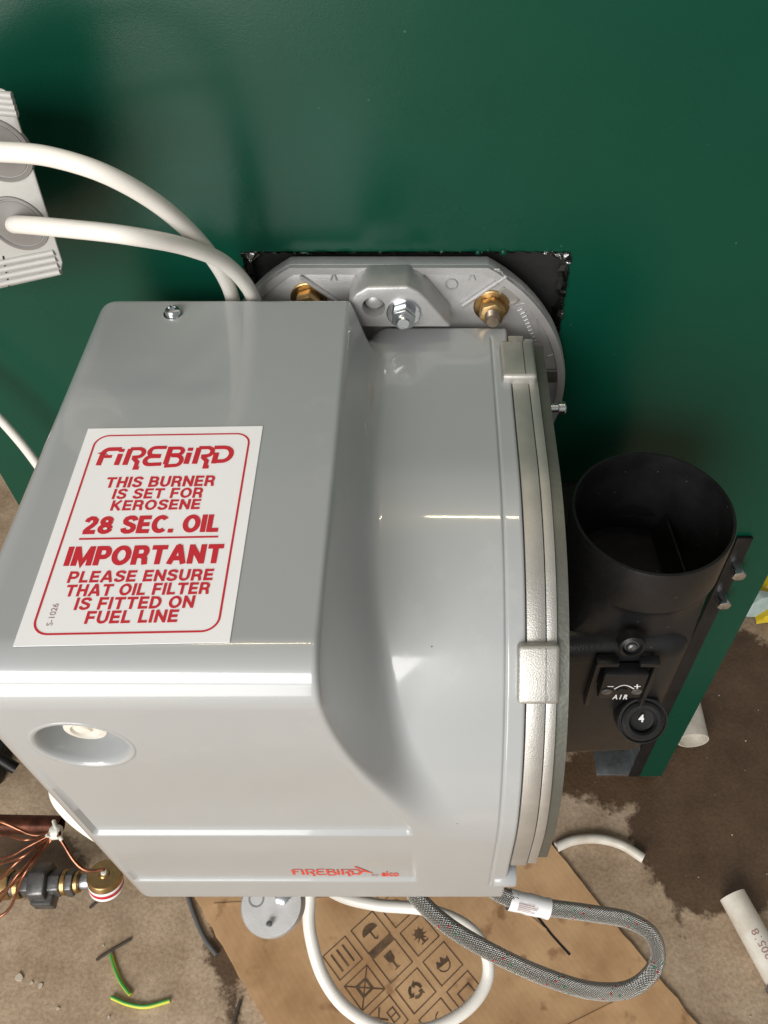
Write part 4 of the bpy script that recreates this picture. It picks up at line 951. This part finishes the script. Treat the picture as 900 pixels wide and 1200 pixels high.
scrap('grey_strip', [(219, 1046), (228, 1073), (240, 1100), (254, 1119)], .0028, M['greywire'], 'thin grey wire curving along the left edge of cardboard', 'wire')
scrap('dark_twig', [(113, 1125), (130, 1114), (153, 1101)], .0016, M['twig'], 'thin dark twig-like scrap touching the steeper earth wire offcut', 'scrap')
scrap('dark_twig', [(105, 1064), (118, 1054), (133, 1047)], .0016, M['twig'], 'thin dark scrap lying below the brass gauge', 'scrap')
scrap('dark_twig', [(274, 1199), (278, 1185), (282, 1171)], .0018, M['twig'], 'thin dark upright scrap beside the cardboard edge', 'scrap')
def chip(u, v, r_, m, label):
    bm = bmesh.new(); c = FL(u, v); k = 7
    prism(bm, [c + Vector((math.cos(2 * math.pi * i / k) * r_ * random.uniform(.6, 1.2), math.sin(2 * math.pi * i / k) * r_ * random.uniform(.6, 1.2), .0004)) for i in range(k)], (0, 0, r_ * .5), r_ * .1, 1)
    link('floor_chip', bm_mesh('floor_chip', bm), m, label=label, cat='debris', group='crumbs on the concrete')
for u, v, r_, lb in ((23, 1146, .0045, 'largest pale crumb on the bare concrete beside a smaller one'), (48, 1155, .003, 'middle-sized pale crumb on bare concrete beside the largest one'), (37, 1152, .002, 'tiny pale crumb between two larger crumbs on the concrete'),
                     (68, 1182, .0022, 'tiny pale crumb on bare concrete, alone beyond the pale crumb cluster'), (128, 1192, .002, 'tiny pale crumb on concrete beside the shallow curved earth wire')):
    chip(u, v, r_, M['speck'], lb)
verts, faces = [], []
for i in range(320):
    c = Vector((random.uniform(-.7, .6), random.uniform(.1, .75), FZ + .0003)); s_ = abs(random.gauss(0, .0006)) + .0003; b0 = len(verts); an = random.uniform(0, 6.28)
    for k in range(3): verts.append(c + Vector((math.cos(an + 2.1 * k) * s_, math.sin(an + 2.1 * k) * s_, 0)))
    verts.append(c + Vector((0, 0, s_))); faces += [(b0, b0 + 1, b0 + 3), (b0 + 1, b0 + 2, b0 + 3), (b0 + 2, b0, b0 + 3)]
me = bpy.data.meshes.new('grit'); me.from_pydata(verts, [], faces); link('grit', me, M['speck'], smooth=False, label='fine pale grit scattered over the concrete floor', cat='grit', kind='stuff')
# plastic bag at the right edge
bag = empty('plastic_bag', FL(905, 712), 'crumpled yellow and pale blue plastic bag on wet floor behind the post', 'bag')
for (us, vs_, m_) in (((880, 960), (672, 706), 'yellow'), ((868, 925), (700, 722), 'paleblue'), ((888, 960), (712, 734), 'yellow')):
    bm = bmesh.new(); g = []; c0_, c1_ = FL(us[0], vs_[1]), FL(us[1], vs_[0])
    for i in range(13):
        g.append([])
        for j in range(10):
            x = c0_.x + (c1_.x - c0_.x) * i / 12; y = c0_.y + (c1_.y - c0_.y) * j / 9; e_ = min(1, 3 * min(i, 12 - i) / 12) * min(1, 3 * min(j, 9 - j) / 9)
            nz = noise.noise(Vector((x * 25, y * 25, 3))) * .5 + .5; g[-1].append(bm.verts.new((x + noise.noise(Vector((x * 30, y * 30, 9))) * .012, y + noise.noise(Vector((x * 30, y * 30, 5))) * .012, FZ + .002 + e_ * (.012 + .028 * nz))))
    for i in range(12):
        for j in range(9): bm.faces.new((g[i][j], g[i + 1][j], g[i + 1][j + 1], g[i][j + 1]))
    child('bag_fold', bm_mesh('bag_fold', bm, 25), M[m_], bag)

# ================================================================== COPPER AND BRASS AT THE LOWER LEFT
dv_t = .93
link('copper_pipe', tube_mesh('copper_pipe', [PT(-60, 964, .95), PT(10, 966, .95), PT(72, 967, .95)], .0105, 24, hollow=.85), M['copper_dark'], label='dark tarnished copper pipe stub above the coil of thin copper tubes', cat='pipe')
coil = empty('capillary_coil', PT(66, 976, .90), 'bunch of thin bright copper capillary tubes gathered by a white tie', 'copper tube')
ends = [(-30, 970), (-30, 982), (-30, 1000), (-30, 1022), (-30, 1040), (-30, 1056), (-30, 1072), (-30, 1086)]
for k, (u, v) in enumerate(ends):
    bend = 4 + 2 * k
    pts = [PT(70, 972 + k * .8, .90 - .002 * k), PT(58, 976 + k * 1.6, .90), PT(30, 975 + (v - 970) * .42 + bend * .2, .895 - .002 * k), PT(0, 974 + (v - 970) * .80, .90), PT(u, v, .91)]
    pts = [pts[0], pts[1]] + [p_ + Vector((random.uniform(-.006, .006), random.uniform(-.009, .009), random.uniform(-.012, .012))) for p_ in pts[2:]]
    child('capillary_tube', tube_mesh('capillary_tube', catmull(pts, 10), .0016, 10), M['copper'], coil)
child('capillary_tube', tube_mesh('capillary_tube', catmull([PT(66, 975, .90), PT(75, 990, .90), PT(88, 1010, .90), (PT(102, 1020, .90)), PT(122, 1019, .895)], 10), .0019, 10), M['copper'], coil)
bm = bmesh.new(); c = PT(66, 976, .895); lathe(bm, c - Vector((.006, 0, 0)), (1, .1, 0), [(0, 0), (.006, 0), (.0075, .002), (.0075, .009), (.006, .011), (0, .011)], 18)
child('tie', bm_mesh('tie', bm), M['cable'], coil)
child('tie', tube_mesh('tie', catmull([PT(63, 962, .90), PT(66, 972, .892), PT(72, 984, .895)], 8), .0022, 10), M['cable'], coil)
child('tie', tube_mesh('tie', catmull([PT(66, 977, .892), PT(58, 980, .888), PT(54, 979, .885)], 6), .0015, 8), M['cable'], coil)
# valve: hex bodies and brass rings in a row
valve = empty('valve_assembly', PT(60, 1050, .96), 'row of grey steel and brass hexagonal pipe fittings below copper capillaries', 'valve')
ax = (PT(150, 1031, .95) - PT(0, 1037, .95)).normalized()
def seg_(u, ln_px, r_, m_, hexa, name):
    p_ = PT(u, 1037 - u * .04, .95); ln = ln_px / FPX * .95; bm = bmesh.new()
    if hexa: hexnut(bm, p_, ax, r_, ln)
    else: lathe(bm, p_, ax, [(0, 0), (r_ * .92, 0), (r_, ln * .2), (r_, ln * .8), (r_ * .92, ln), (0, ln)], 28)
    child(name, bm_mesh(name, bm), M[m_], valve)
seg_(-30, 45, .017, 'brass', True, 'brass_nut'); seg_(15, 6, .0135, 'steel_dark', False, 'collar'); seg_(20, 8, .016, 'brass', False, 'brass_ring'); seg_(28, 12, .0145, 'steel_dark', True, 'hex_body')
seg_(40, 20, .023, 'steel_dark', True, 'hex_body'); seg_(60, 14, .0155, 'steel_dark', True, 'hex_body'); seg_(74, 7, .014, 'brass', False, 'brass_ring'); seg_(81, 8, .0155, 'steel_dark', True, 'hex_body')
seg_(89, 6, .012, 'brass', False, 'brass_ring'); seg_(95, 12, .009, 'galv', False, 'stem')
p_ = PT(50, 1047, .94); bm = bmesh.new(); box(bm, p_ - Vector((.012, .012, .02)), p_ + Vector((.012, .008, .0)), .002); child('valve_block', bm_mesh('valve_block', bm), M['steel_dark'], valve)
gauge = empty('brass_gauge', PT(122, 1030, .93), 'round brass gauge with red and white stripes at fittings end, half hidden by burner', 'gauge')
gc = PT(122, 1024, .92); gn = Vector((.10, .25, .95)).normalized(); bm = bmesh.new()
lathe(bm, gc - gn * .028, gn, [(0, 0), (.017, 0), (.0185, .002), (.0185, .026), (.0175, .0275), (.006, .028), (.005, .030), (0, .030)], 40); child('gauge_body', bm_mesh('gauge_body', bm), M['brass'], gauge)
for h_, m_ in ((.0135, 'paper'), (.0085, 'red'), (.0035, 'paper')):
    bm = bmesh.new(); lathe(bm, gc - gn * .028 + gn * h_, gn, [(.0186, 0), (.0188, .0003), (.0188, .0043), (.0186, .0046)], 40); child('gauge_band', bm_mesh('gauge_band', bm), M[m_], gauge)
bm = bmesh.new(); lathe(bm, gc + gn * .001, gn, [(.0034, 0), (.003, .003), (0, .004)], 14); child('gauge_tip', bm_mesh('gauge_tip', bm), M['cable'], gauge)
# black lever valve further back
lev = empty('black_lever_valve', FL(8, 915), 'small black lever valve on the floor beyond copper pipe', 'valve')
c = FL(2, 903, 0); bm = bmesh.new(); box(bm, c + Vector((-.03, -.02, .001)), c + Vector((.008, .04, .03)), .004); child('valve_body', bm_mesh('valve_body', bm), M['black'], lev)
child('lever', tube_mesh('lever', catmull([c + Vector((-.02, .0, .035)), c + Vector((0, .005, .034)), c + Vector((.026, -.004, .016))], 8), .0075, 12), M['black'], lev)
bm = bmesh.new(); c2 = FL(6, 872, .0); lathe(bm, c2, (.3, .2, 1), [(0, 0), (.013, 0), (.013, .03), (.010, .033), (0, .033)], 20); child('cap', bm_mesh('cap', bm), M['copper_dark'], lev)
